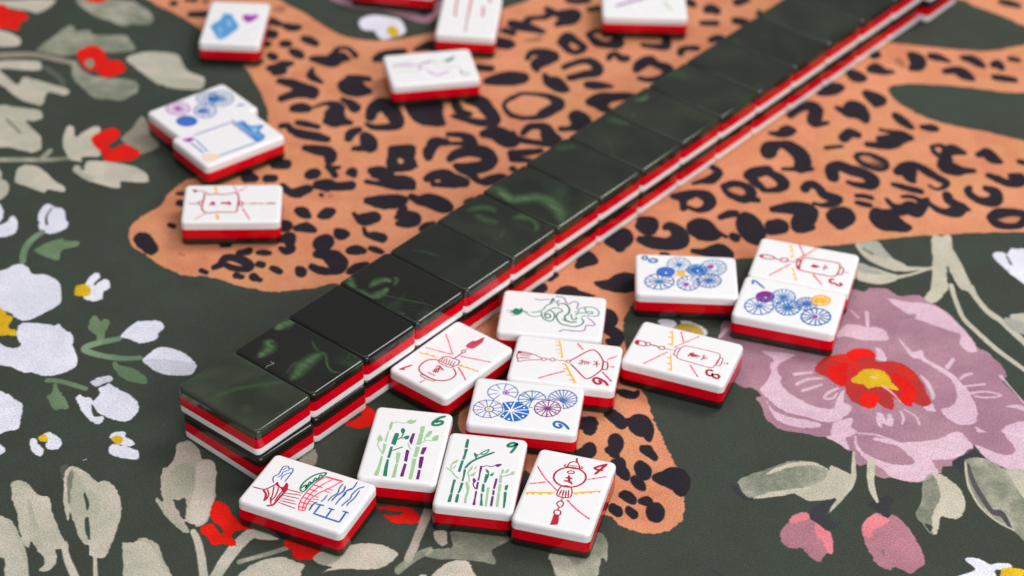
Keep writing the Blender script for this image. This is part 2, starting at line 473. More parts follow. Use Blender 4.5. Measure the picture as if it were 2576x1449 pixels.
BG P -1663 1383 -1618 1490 -1587 1555 -1565 1550 -1550 1522 -1506 1531 -1480 1498 -1380 1503 -1357 1469 -1327 1408 -1361 1386 -1411 1376 -1483 1393 -1544 1349 -1614 1359 -1640 1371
BG P -1526 1289 -1514 1296 -1455 1226 -1383 1203 -1333 1205 -1286 1182 -1274 1123 -1293 1097 -1318 1063 -1361 1067 -1413 1077 -1455 1127 -1505 1203
R P -1522 1364 -1502 1406 -1467 1421 -1430 1382 -1407 1329 -1369 1324 -1338 1278 -1348 1238 -1391 1209 -1421 1227 -1443 1259 -1458 1245 -1484 1277
BD P -1486 1311 -1466 1332 -1450 1299 -1455 1266 -1474 1278
B P -1346 1332 -1328 1367 -1276 1390 -1207 1387 -1170 1368 -1149 1315 -1122 1263 -1066 1226 -1064 1154 -1106 1145 -1174 1155 -1197 1173 -1218 1178 -1270 1235 -1316 1293
BG P -1271 1242 -1217 1218 -1116 1217 -1065 1193 -1064 1154 -1106 1145 -1174 1155 -1197 1173 -1218 1178
B P -1786 1295 -1656 1309 -1628 1283 -1633 1243 -1743 1250 -1777 1249
DG S -1614 1264 20 -1550 1194 17 -1521 1124 13
B P -1775 1242 -1734 1204 -1683 1148 -1675 1194 -1644 1189 -1519 1130 -1504 1105 -1517 1085 -1574 1101 -1576 1024 -1602 1023 -1670 1064 -1717 1120 -1759 1164
B P -1726 998 -1630 996 -1579 986 -1561 943 -1585 917 -1612 922 -1592 886 -1550 833 -1535 780 -1531 749 -1553 730 -1586 737 -1635 756 -1680 772
DG S -1678 925 8 -1616 842 8
B P -1466 783 -1473 837 -1470 892 -1449 887 -1432 826 -1410 864 -1379 896 -1361 885 -1359 854 -1360 818 -1342 752 -1336 717 -1389 708 -1387 679 -1401 684 -1428 695 -1448 735
BD P -1283 822 -1258 890 -1240 966 -1220 942 -1191 857 -1157 798 -1165 767 -1205 735 -1218 759 -1240 776
R P -1380 823 -1366 854 -1337 880 -1313 887 -1292 858 -1296 821 -1314 796 -1317 772 -1296 761 -1275 792 -1240 776 -1209 741 -1217 711 -1246 692 -1290 687 -1314 694 -1337 741 -1368 788
BG S -1661 678 17 -1585 682 17 -1491 686 16 -1429 701 13
BG S -1513 703 22 -1500 739 17
B P -1576 554 -1582 600 -1577 641 -1548 654 -1513 638 -1482 605 -1453 566 -1419 534 -1410 506 -1439 510 -1465 514 -1474 497 -1502 512 -1551 539
B P -1408 632 -1397 662 -1372 628 -1373 669 -1363 687 -1315 686 -1250 675 -1198 648 -1168 615 -1159 575 -1187 570 -1243 571 -1241 536 -1276 540 -1344 571 -1380 598
BG P -1405 632 -1396 656 -1373 616 -1357 611 -1328 589 -1344 571 -1380 598
B P -1650 626 -1627 604 -1623 569 -1605 559 -1589 525 -1588 474 -1616 456
W P -1465 348 -1469 386 -1461 425 -1448 436 -1433 426 -1422 415 -1404 416 -1386 384 -1380 352 -1367 330 -1371 303 -1387 286 -1414 272 -1441 284 -1456 310 -1456 332
N S -1434 412 4 -1441 382 5 -1441 349 7 -1433 322 8
W P -1610 429 -1586 408 -1574 348 -1589 325
W P -1583 299 -1559 327 -1550 360 -1538 360 -1522 329 -1518 291 -1523 269 -1544 252 -1574 251
G2 S -1440 278 18 -1467 229 21 -1475 176 21 -1469 125 19
G P -1444 188 -1412 227 -1374 250 -1363 239 -1323 236 -1314 220 -1330 204 -1363 187 -1360 140 -1384 139 -1417 158 -1438 173
W P -1539 50 -1510 82 -1488 106 -1465 109 -1443 90 -1426 60 -1393 61 -1360 43 -1338 18 -1329 -6 -1321 -46 -1320 -85 -1350 -125 -1374 -151 -1405 -171 -1433 -158 -1459 -130 -1507 -108
W P -1284 11 -1266 12 -1250 68 -1233 74 -1224 54 -1234 28 -1234 13 -1210 44 -1194 35 -1187 10 -1188 1 -1202 -20 -1200 -50 -1224 -68 -1253 -53 -1272 -24
Y P -1286 6 -1264 17 -1247 2 -1242 -12 -1241 -37 -1263 -46 -1285 -34 -1288 -9
Y P -1502 -117 -1471 -125 -1462 -144 -1443 -153 -1442 -172 -1446 -192 -1440 -211 -1422 -215 -1415 -243 -1439 -241 -1478 -236
W P -1419 -214 -1415 -190 -1400 -180 -1345 -183 -1315 -191 -1305 -181 -1283 -208 -1260 -226 -1250 -249 -1249 -273 -1243 -291 -1227 -328 -1220 -373 -1231 -392 -1255 -411 -1286 -423 -1309 -422 -1336 -410 -1361 -411 -1405 -386 -1453 -369 -1472 -276 -1434 -295 -1408 -301 -1394 -284 -1409 -256
G P -1216 -201 -1219 -163 -1212 -138 -1200 -142 -1187 -166 -1178 -151 -1162 -160 -1160 -189 -1164 -217 -1165 -265 -1181 -256 -1188 -233 -1205 -214
G2 S -1120 -244 16 -1166 -262 16 -1199 -280 19 -1214 -295 17 -1194 -312 16 -1146 -329 15 -1092 -336 15 -1050 -331 13
W P -1117 -234 -1107 -201 -1082 -161 -1048 -155 -1019 -154 -1002 -177 -1002 -191 -1013 -215 -1011 -234 -1030 -254 -1060 -262 -1092 -245
W P -1039 -338 -1025 -310 -1004 -281 -973 -279 -943 -292 -911 -318 -891 -345 -886 -381 -900 -402 -941 -406 -985 -395 -1016 -369
WG P -1037 -340 -1007 -336 -965 -335 -890 -350 -886 -381 -900 -402 -941 -406 -985 -395 -1016 -369
G P -1121 -364 -1115 -350 -1098 -368 -1078 -371 -1041 -393 -1017 -419 -1013 -445 -1033 -446 -1068 -434 -1093 -413
G S -1291 -444 13 -1254 -447 12 -1177 -477 12
G S -1265 -465 12 -1252 -504 15
G P -1277 -514 -1268 -496 -1262 -465 -1246 -491 -1225 -521 -1209 -559 -1216 -570 -1233 -567 -1242 -576 -1264 -544
WG P -1167 -447 -1155 -429 -1127 -414 -1110 -423 -1111 -441 -1129 -450 -1149 -465
W P -1142 -473 -1125 -459 -1112 -452 -1084 -475 -1053 -496 -1023 -530 -1017 -568 -1026 -595 -1043 -613 -1073 -610 -1097 -598 -1121 -582 -1142 -552 -1148 -535 -1135 -499
W P -1197 -520 -1189 -502 -1174 -514 -1160 -514 -1146 -530 -1149 -548 -1135 -595 -1108 -594 -1107 -615 -1119 -629 -1143 -612 -1168 -579 -1185 -545
W P -1425 -507 -1390 -506 -1363 -531 -1340 -547 -1331 -586 -1330 -616 -1328 -654 -1355 -668 -1391 -674
W P -1078 -677 -1065 -660 -1038 -659 -1032 -679 -1011 -695 -1007 -712 -1021 -719 -1043 -713 -1068 -693
W P -1071 -731 -1065 -710 -1046 -713 -1018 -723 -991 -738 -986 -769 -1013 -772 -1046 -763 -1067 -747
Y P -1071 -689 -1062 -676 -1043 -680 -1038 -701 -1049 -711 -1064 -702
W P -1287 -711 -1285 -696 -1271 -698 -1265 -714 -1248 -734 -1242 -750 -1247 -769 -1264 -760 -1279 -740
W P -1255 -684 -1247 -667 -1223 -679 -1203 -703 -1201 -728 -1220 -741 -1241 -730 -1240 -705
Y P -1268 -693 -1258 -678 -1245 -684 -1242 -707 -1262 -704
W P -1382 -719 -1352 -734 -1347 -759 -1371 -770
B P -1302 -890 -1300 -874 -1283 -868 -1256 -885 -1236 -911 -1220 -926 -1195 -933 -1179 -979 -1160 -1025 -1143 -1062 -1128 -1092 -1116 -1102 -1111 -1128 -1141 -1129 -1131 -1166 -1135 -1192 -1149 -1210 -1169 -1209 -1161 -1189 -1166 -1160 -1185 -1138 -1207 -1102 -1211 -1110 -1211 -1125 -1232 -1107 -1251 -1047 -1267 -991 -1289 -945
BG P -1300 -874 -1283 -868 -1256 -885 -1236 -911 -1251 -900 -1273 -891 -1299 -892
BG P -1247 -947 -1239 -951 -1217 -1008 -1194 -1064 -1176 -1120 -1182 -1131 -1206 -1095 -1227 -1027
B S -1123 -1117 15 -1107 -1165 17 -1080 -1222 20 -1071 -1243 20
DG P -1186 -809 -1167 -801 -1169 -849 -1171 -865 -1179 -849
B P -1168 -869 -1170 -829 -1160 -806 -1135 -815 -1105 -838 -1079 -865 -1059 -861 -1038 -876 -1018 -907 -1003 -949 -997 -999 -999 -1056 -1005 -1117 -1016 -1156 -1052 -1148 -1058 -1115 -1078 -1101 -1100 -1060 -1118 -1015 -1131 -985 -1127 -1023 -1140 -997 -1154 -947
BG P -1162 -857 -1155 -820 -1130 -843 -1106 -890 -1092 -945 -1076 -1021 -1061 -1096 -1079 -1093 -1102 -1053 -1124 -997 -1143 -947
DG P -1160 -861 -1156 -822 -1147 -840 -1143 -892 -1136 -947 -1142 -943
BG P -1099 -906 -1077 -913 -1055 -967 -1055 -1040 -1056 -1096 -1067 -1059 -1083 -983
N S -1106 -916 5 -1092 -953 9 -1088 -976 5
N S -1083 -1014 10 -1075 -1052 12 -1064 -1089 4
B S -1040 -1148 9 -1022 -1241 12
B2 P -892 -703 -862 -689 -843 -705 -827 -729 -818 -758 -793 -765 -779 -785 -769 -845 -763 -924 -767 -990 -779 -1021 -801 -1030 -829 -1012 -815 -1042 -818 -1057 -846 -1035 -877 -998 -914 -938 -914 -922 -896 -937 -906 -898 -914 -851 -915 -807 -901 -794 -890 -752
B P -825 -787 -808 -770 -784 -773 -771 -833 -765 -924 -774 -998 -794 -1022 -819 -1011 -829 -973 -821 -895
BG P -894 -913 -895 -834 -877 -789 -835 -787 -821 -879 -837 -915 -867 -924 -878 -952
BG P -913 -926 -895 -945 -857 -997 -815 -1042 -818 -1055 -846 -1033 -877 -996 -911 -942
N P -870 -930 -855 -931 -839 -921 -831 -973 -832 -1004 -853 -970
N P -825 -1019 -799 -1026 -803 -1049 -815 -1038
B S -803 -1052 15 -781 -1104 19 -753 -1224 22
B P -976 -1108 -970 -1097 -947 -1096 -929 -1078 -911 -1083 -885 -1104 -865 -1155 -844 -1195 -839 -1234 -944 -1238 -964 -1167
BG P -941 -1088 -927 -1080 -885 -1104 -865 -1155 -844 -1195 -856 -1199 -879 -1145 -908 -1102
B P -1320 -1020 -1285 -1018 -1265 -1040 -1246 -1074 -1224 -1121 -1203 -1176 -1191 -1248 -1244 -1250 -1262 -1178 -1295 -1143
BG P -1287 -1018 -1265 -1040 -1246 -1074 -1224 -1121 -1203 -1176 -1215 -1169 -1242 -1104 -1268 -1052
B S -728 -1223 29 -701 -1138 31 -670 -1074 30 -645 -1046 24 -610 -1037 15
BG S -673 -1159 11 -631 -1139 10 -596 -1123 11 -558 -1103 11
R P -768 -982 -764 -936 -744 -931 -723 -953 -709 -980 -697 -995 -680 -1010 -647 -1027 -682 -1040 -699 -1048 -699 -1067 -688 -1089 -695 -1101 -719 -1094 -744 -1099 -765 -1070 -783 -1052 -785 -1033 -771 -1021 -753 -1020 -740 -1042 -726 -1053 -731 -1034 -755 -1009
B P -666 -1221 -646 -1176 -619 -1153 -587 -1139 -560 -1136 -528 -1153 -505 -1164 -512 -1186 -527 -1215
R P -565 -1092 -559 -1073 -511 -1079 -467 -1110 -480 -1133 -487 -1143 -505 -1142 -520 -1146 -539 -1132 -543 -1113
B P -648 -1035 -616 -1041 -586 -1063 -582 -1072 -608 -1075 -644 -1067
B P -488 -1137 -469 -1114 -432 -1102 -393 -1082 -358 -1076 -320 -1079 -288 -1096 -272 -1114 -288 -1144 -314 -1167 -351 -1174 -401 -1174 -434 -1179 -460 -1189 -437 -1168 -468 -1158
BG P -488 -1137 -469 -1116 -432 -1105 -407 -1108 -424 -1142 -448 -1161 -468 -1158
BD P -558 -759 -535 -721 -517 -712 -512 -774
R P -338 -938 -316 -931 -264 -933 -237 -946 -223 -972 -225 -992 -250 -998 -286 -996 -311 -980 -325 -953
N P -326 -944 -299 -950 -268 -951 -278 -963 -317 -966
B2 S -204 -944 26 -221 -1026 23 -246 -1131 22
BG S -269 -1173 20 -228 -1123 20 -192 -1096 15
B2 P -182 -1024 -154 -1023 -149 -1061 -154 -1076 -167 -1075 -181 -1054
BG P -134 -1019 13 -1032 -2 -1063 -32 -1090 -24 -1127 -26 -1141 -76 -1132 -127 -1127 -165 -1128 -203 -1119 -192 -1096 -154 -1087 -134 -1079
B P -179 -1202 -164 -1161 -139 -1138 -112 -1130 -89 -1136 -80 -1169 -77 -1202
B P -215 -1192 -203 -1186 -195 -1191 -199 -1210
R P -434 -588 -424 -580 -411 -568 -401 -556 -408 -548 -406 -527 -394 -518 -382 -528 -368 -543 -369 -565 -375 -603 -389 -612 -410 -618 -432 -611 -449 -602 -446 -591
BG P 112 -1099 145 -1102 206 -1103 221 -1080 235 -1027 240 -1010 253 -1022 263 -1045 263 -1082 258 -1123 249 -1105 241 -1138 227 -1183 140 -1186 122 -1143
B P 112 -1101 145 -1103 170 -1123 180 -1177 140 -1186 122 -1143
PS P 594 -814 618 -821 652 -855 643 -872 613 -857
PS S 528 -1146 7 547 -1163 8
BG P 616 -793 650 -767 699 -741 755 -710 796 -704 830 -711 855 -730 864 -742 869 -722 892 -733 917 -752 929 -760 922 -801 897 -842 874 -854 853 -859 815 -865 790 -862 763 -839 744 -844 690 -858 657 -863 629 -852 618 -817
CR P 698 -753 754 -718 796 -708 830 -711 855 -730 864 -742 869 -722 892 -733 917 -752 929 -760 922 -801 897 -842 874 -854 853 -859 815 -865 790 -862 763 -839 744 -844 690 -858 650 -863 692 -838 719 -829 767 -819 813 -805 845 -780 859 -747 839 -725 794 -723 739 -741 697 -765
CR S 940 -657 11 930 -723 13 922 -777 15 892 -834 15 867 -874 12 838 -919 4
PS P 790 -909 836 -868 872 -855 849 -899 849 -945 875 -948 841 -980 817 -958 793 -936
P2 P 710 -1004 722 -973 740 -946 752 -926 775 -911 790 -915 793 -936 812 -955 828 -977 842 -988 844 -1022 842 -1052 837 -1069 824 -1068 803 -1102 782 -1084 762 -1051 739 -1054 715 -1038
CO P 739 -942 755 -922 787 -913 791 -936 769 -949 745 -957
CO P 805 -951 825 -977 842 -992 843 -1041 837 -1069 825 -1060 821 -1023 804 -1008
PS P 950 -879 973 -858 1008 -837 1023 -860 1007 -885 1008 -920 997 -928 978 -913 969 -894
P2 P 925 -973 935 -942 962 -910 978 -909 996 -932 1009 -912 1028 -927 1049 -964 1063 -1013 1071 -1051 1073 -1095 1055 -1114 1032 -1135 1011 -1123 992 -1113 978 -1125 950 -1104 939 -1071 930 -1037 927 -996
CO P 927 -973 938 -942 962 -914 1001 -935 954 -980 949 -1003 926 -1000
DG S 969 -1051 4 970 -1071 5
W P 1180 -1073 1204 -1070 1227 -1082 1241 -1092 1282 -1087 1295 -1101 1271 -1110 1247 -1118 1240 -1147 1133 -1152 1196 -1116 1181 -1087
Y P 1268 -1110 1300 -1105 1333 -1118 1327 -1151 1259 -1154
PK P 1010 90 1048 82 1071 103 1121 100 1136 81 1155 66 1207 74 1228 55 1259 21 1288 -17 1317 -79 1340 -141 1349 -178 1372 -196 1391 -233 1406 -264 1410 -310 1396 -329 1403 -351 1424 -395 1448 -447 1452 -555 1419 -741 1386 -742 1343 -715 1296 -676 1273 -618 1265 -635 1234 -662 1203 -688 1197 -709 1172 -714 1166 -739 1152 -743 1110 -777 1068 -779 1030 -764 1008 -769 988 -758 969 -714 950 -719 938 -703 940 -661 922 -654 898 -625 870 -601 841 -600 820 -590 782 -583 748 -574 715 -541 711 -531 705 -505 702 -470 688 -440 705 -428 685 -395 658 -392 634 -361 630 -256 608 -154 621 -81 697 -14 849 42
LP P 1115 49 1172 37 1219 34 1258 16 1288 -22 1317 -84 1337 -141 1344 -188 1330 -202 1310 -189 1299 -161 1306 -118 1271 -96 1218 -64 1170 -27
LP P 949 -129 977 -85 1012 -83 1039 -96 1063 -90 1090 -109 1093 -128 1096 -151 1076 -157 1018 -155 976 -142 930 -149
LP S 1045 -23 11 1040 -91 11
LP S 999 -15 5 1018 -49 6
LP P 1121 -141 1137 -168 1156 -205 1185 -199 1189 -232 1214 -259 1244 -290 1267 -321 1286 -365 1298 -418 1303 -471 1290 -519 1264 -533 1232 -526 1213 -501 1202 -466 1234 -452 1253 -416 1257 -371 1251 -335 1228 -300 1191 -260 1171 -237 1150 -229
LP S 1246 -276 13 1268 -238 10
LP S 1275 -329 6 1291 -311 8 1313 -301 6
LP S 1284 -361 6 1342 -349 6
LP S 1296 -392 8 1336 -383 5 1374 -393 5 1375 -402 5 1338 -410 5 1305 -405 6
LP P 1162 -451 1180 -445 1184 -476 1162 -473 1156 -460
LP P 1051 -191 1068 -200 1077 -237 1075 -256 1051 -247 1051 -219
LP P 745 -223 816 -234 803 -249 769 -278 758 -311 767 -342 764 -369 781 -409 819 -447 858 -472 899 -477 914 -439 932 -398 941 -398 933 -447 951 -459 952 -477 932 -508 902 -531 869 -537 832 -521 773 -498 745 -473 723 -438 703 -403 723 -367 740 -321 740 -288 751 -260 722 -224
LP P 716 -447 735 -490 772 -515 812 -526 852 -538 859 -555 836 -564 795 -562 758 -546 733 -517
LP P 896 -540 950 -516 943 -555 957 -576 928 -599 887 -596
LP S 805 -327 9 856 -316 5
LP S 808 -372 8 842 -348 7 882 -342 5
LP S 822 -401 8 879 -371 5
LP S 923 -385 6 892 -409 8 880 -432 6 904 -431 6 917 -408 5
LP P 1020 -492 1038 -495 1043 -525 1052 -495 1062 -503 1060 -542 1051 -547 1030 -535 1026 -552 1016 -539
LP S 1087 -480 5 1091 -510 8 1084 -537 5
LP S 1096 -471 3 1125 -500 4 1132 -535 7
LP S 1166 -320 6 1179 -352 12 1187 -396 12 1185 -419 8
LP P 1385 -446 1428 -439 1445 -469 1409 -453
LP P 1367 -538 1389 -524 1437 -513 1442 -577 1360 -564
LP P 1287 -541 1302 -553 1314 -561 1289 -562
LP S 1393 -311 10 1409 -351 5 1439 -430 5
PD S 1132 -49 12 1157 -38 15 1184 -32 12
LP S 603 -163 9 619 -134 12 626 -124 12
LP P 870 -601 902 -587 930 -577 922 -603 927 -632 922 -653 898 -625
LP P 947 -597 953 -593 952 -627 962 -656 986 -680 1024 -703 1063 -710 1099 -700 1082 -663 1060 -631 1028 -619 997 -608 1009 -597 1062 -614 1103 -612 1144 -606 1187 -592 1217 -569 1240 -564 1255 -589 1267 -618 1259 -639 1230 -666 1188 -682 1160 -685 1146 -690 1155 -722 1158 -739 1136 -743 1111 -773 1078 -778 1030 -764 1007 -728 971 -697 953 -664 943 -631
LP S 957 -582 4 1010 -588 5 1061 -618 7
LP P 1364 -559 1437 -547 1403 -741 1356 -722 1320 -695 1292 -667 1274 -626 1278 -618 1303 -633 1335 -653 1364 -656 1380 -639 1377 -609
CR S 978 -713 21 970 -775 20 970 -823 17 977 -862 9
BG P 1110 -777 1137 -739 1165 -746 1192 -778 1208 -813 1211 -861 1201 -896 1182 -921 1164 -921 1139 -915 1128 -954 1116 -985 1099 -978 1087 -947 1075 -921 1076 -898 1097 -853
CR P 1137 -739 1165 -746 1192 -778 1208 -813 1211 -861 1201 -896 1182 -921 1164 -921 1139 -915 1128 -954 1116 -985 1107 -974 1119 -904 1146 -848 1150 -800 1145 -759
N P 1093 -943 1110 -954 1105 -974 1096 -963
PS P 1262 -635 1289 -671 1240 -690 1225 -740 1209 -720 1205 -691 1234 -661
BG P 1233 -690 1256 -673 1283 -672 1308 -687 1338 -715 1403 -741 1359 -994 1316 -958 1282 -928 1251 -879 1233 -828 1228 -752
CR P 1343 -719 1402 -745 1382 -862 1349 -759
PS S 1241 -702 7 1244 -772 13 1258 -835 15 1276 -890 14 1300 -900 17 1313 -950 10
CR S 1235 -698 6 1229 -780 6 1245 -867 6 1282 -928 5 1321 -961 5
DR P 868 -292 897 -249 933 -229 965 -223 987 -203 1013 -197 1038 -206 1046 -234 1047 -257 1078 -253 1106 -256 1132 -276 1151 -303 1165 -348 1172 -397 1178 -441 1153 -455 1125 -439 1123 -457 1104 -453 1085 -427 1072 -419 1075 -437 1068 -472 1047 -469 1025 -443 1008 -470 984 -462 958 -442 945 -407 944 -371 935 -376 909 -354 894 -332 873 -319
R2 P 1105 -268 1130 -290 1149 -321 1147 -340 1123 -322 1105 -291
R2 P 902 -249 933 -231 967 -228 991 -268 996 -300 972 -320 963 -270 935 -262
R P 902 -314 916 -281 940 -271 966 -267 956 -307 952 -348 935 -376 909 -350
R P 965 -223 987 -203 1019 -197 1041 -210 1046 -234 1009 -240 978 -260
R P 987 -409 1021 -403 1033 -421 1023 -456 1008 -470 984 -458
R P 1081 -320 1092 -305 1112 -323 1136 -354 1143 -385 1136 -421 1121 -448 1104 -449 1091 -423 1101 -391 1089 -351
Y P 963 -347 986 -319 1005 -295 1034 -292 1059 -298 1075 -324 1078 -352 1094 -378 1087 -387 1069 -379 1047 -371 1024 -376 1009 -384 998 -364 976 -360
LP P 1025 -322 1040 -335 1034 -340 1026 -333
LP S 1050 -371 6 1072 -397 6 1092 -440 3
PS P 1326 222 1340 176 1349 115 1319 114
CR P 1293 382 1322 386 1351 396 1349 323 1361 255 1379 117 1379 76 1359 101 1340 115 1326 180 1319 227 1310 174 1306 113 1288 82 1269 51 1246 35 1225 54 1237 80 1253 111 1275 240
CR P 1051 331 1089 343 1121 350 1139 303 1159 261 1191 226 1190 200 1162 194 1128 208 1092 237 1064 278
GR P 1064 336 1114 350 1139 297 1147 261 1111 270 1079 305
CR P 1052 230 1089 211 1132 187 1160 173 1154 147 1125 130 1094 124 1059 132 1035 152
GR P 1052 230 1103 196 1115 176 1071 179 1042 193
PS S 1070 310 4 1097 279 6
CR S 1185 205 17 1225 209 11 1270 211 8
CR S 1155 160 11 1206 180 8 1274 219 9
CR S 1315 124 15 1317 58 15 1327 -36 15 1357 -102 15 1402 -186 15 1471 -285 14
CR S 1373 117 21 1379 76 19 1403 3 19 1436 -45 19 1460 -92 20 1497 -167 20
CR P 1470 -14 1524 -7 1520 -66 1477 -43
GR P 1445 -44 1465 -29 1514 -66 1507 -110 1461 -88
W P 1466 291 1482 311 1500 309 1513 299 1524 326 1546 329 1579 312 1556 140 1514 179 1492 224 1474 260
N S 1508 288 5 1514 246 7
W P 429 -89 450 -81 473 -87 483 -102 479 -118 460 -125 438 -114
WG P 495 -89 518 -88 544 -103 562 -117 570 -139 565 -155 550 -168 532 -150 505 -120
Y2 P 475 -121 487 -108 502 -98 521 -100 540 -109 554 -127 558 -149 549 -174 503 -164 481 -146
PK S -676 1809 21 -590 1762 32 -500 1752 32 -408 1713 37 -335 1666 30 -306 1726 39 -291 1801 22
W P -568 1632 -551 1676 -514 1693 -460 1681 -423 1662 -403 1612 -404 1562 -434 1540 -471 1517 -493 1536 -510 1578 -549 1583
Y P -465 1595 -449 1617 -430 1597 -421 1561 -441 1539 -460 1566"""

PRINT = {   # print inks: two tones the brush varies between (as printed colours)
 'N': ((60, 64, 57), (60, 69, 61)), 'O': ((201, 131, 96), (212, 143, 108)), 'K': ((37, 32, 40), (42, 37, 44)), 'K2': ((120, 80, 62), (150, 98, 74)),
 'B': ((198, 188, 174), (172, 170, 154)), 'BG': ((148, 153, 133), (182, 177, 160)), 'BD': ((128, 124, 108), (152, 144, 130)),
 'B2': ((184, 171, 158), (160, 152, 140)), 'DG': ((84, 88, 78), (100, 104, 92)), 'R': ((224, 28, 14), (204, 22, 18)), 'R2': ((212, 46, 30), (200, 40, 34)),
 'DR': ((166, 48, 50), (186, 48, 44)), 'W': ((224, 224, 236), (210, 210, 224)), 'WG': ((204, 205, 217), (192, 194, 206)),
 'Y': ((226, 186, 36), (198, 158, 30)), 'Y2': ((190, 165, 80), (172, 146, 60)), 'G': ((112, 136, 102), (92, 116, 86)), 'G2': ((122, 146, 118), (102, 124, 102)),
 'PS': ((52, 48, 58), (58, 55, 62)), 'CR': ((196, 189, 171), (176, 172, 156)), 'GR': ((148, 150, 143), (162, 163, 152)), 'P2': ((178, 122, 135), (158, 110, 121)),
 'CO': ((224, 130, 138), (206, 118, 128)), 'PK': ((170, 130, 144), (154, 115, 132)), 'LP': ((227, 200, 213), (206, 174, 192)), 'TC': ((170, 108, 78), (150, 92, 70)), 'PD': ((138, 110, 127), (150, 120, 136)),
}
SOFT = {'TC': 0.45, 'LP': 0.93, 'PS': 0.8, 'PD': 0.8, 'K2': 0.65, 'BG': 0.85, 'DG': 0.75}

def smooth_noise(rng, h, w, cell):
    gh, gw = int(h / cell) + 3, int(w / cell) + 3
    g = rng.random((gh, gw)).astype(np.float32)
    y, x = np.arange(h, dtype=np.float32) / cell, np.arange(w, dtype=np.float32) / cell
    iy, ix = y.astype(int), x.astype(int)
    fy, fx = y - iy, x - ix
    fy, fx = (fy * fy * (3 - 2 * fy))[:, None], (fx * fx * (3 - 2 * fx))[None, :]
    a, b, c, d = g[iy][:, ix], g[iy][:, ix + 1], g[iy + 1][:, ix], g[iy + 1][:, ix + 1]
    return a * (1 - fy) * (1 - fx) + b * (1 - fy) * fx + c * fy * (1 - fx) + d * fy * fx

def spline(P, closed, sub):
    P = np.asarray(P, float); n = len(P)
    if n < 3: return P if n < 2 else np.array([P[0] + (P[-1] - P[0]) * t for t in np.linspace(0, 1, sub + 1)])
    out = []
    for i in range(n if closed else n - 1):
        if closed: p0, p1, p2, p3 = P[i - 1], P[i], P[(i + 1) % n], P[(i + 2) % n]
        else: p0, p1, p2, p3 = P[max(i - 1, 0)], P[i], P[i + 1], P[min(i + 2, n - 1)]
        for t in np.arange(sub) / sub:
            out.append(0.5 * (2 * p1 + (p2 - p0) * t + (2 * p0 - 5 * p1 + 4 * p2 - p3) * t * t + (3 * p1 - p0 - 3 * p2 + p3) * t ** 3))
    if not closed: out.append(P[-1])
    return np.array(out)

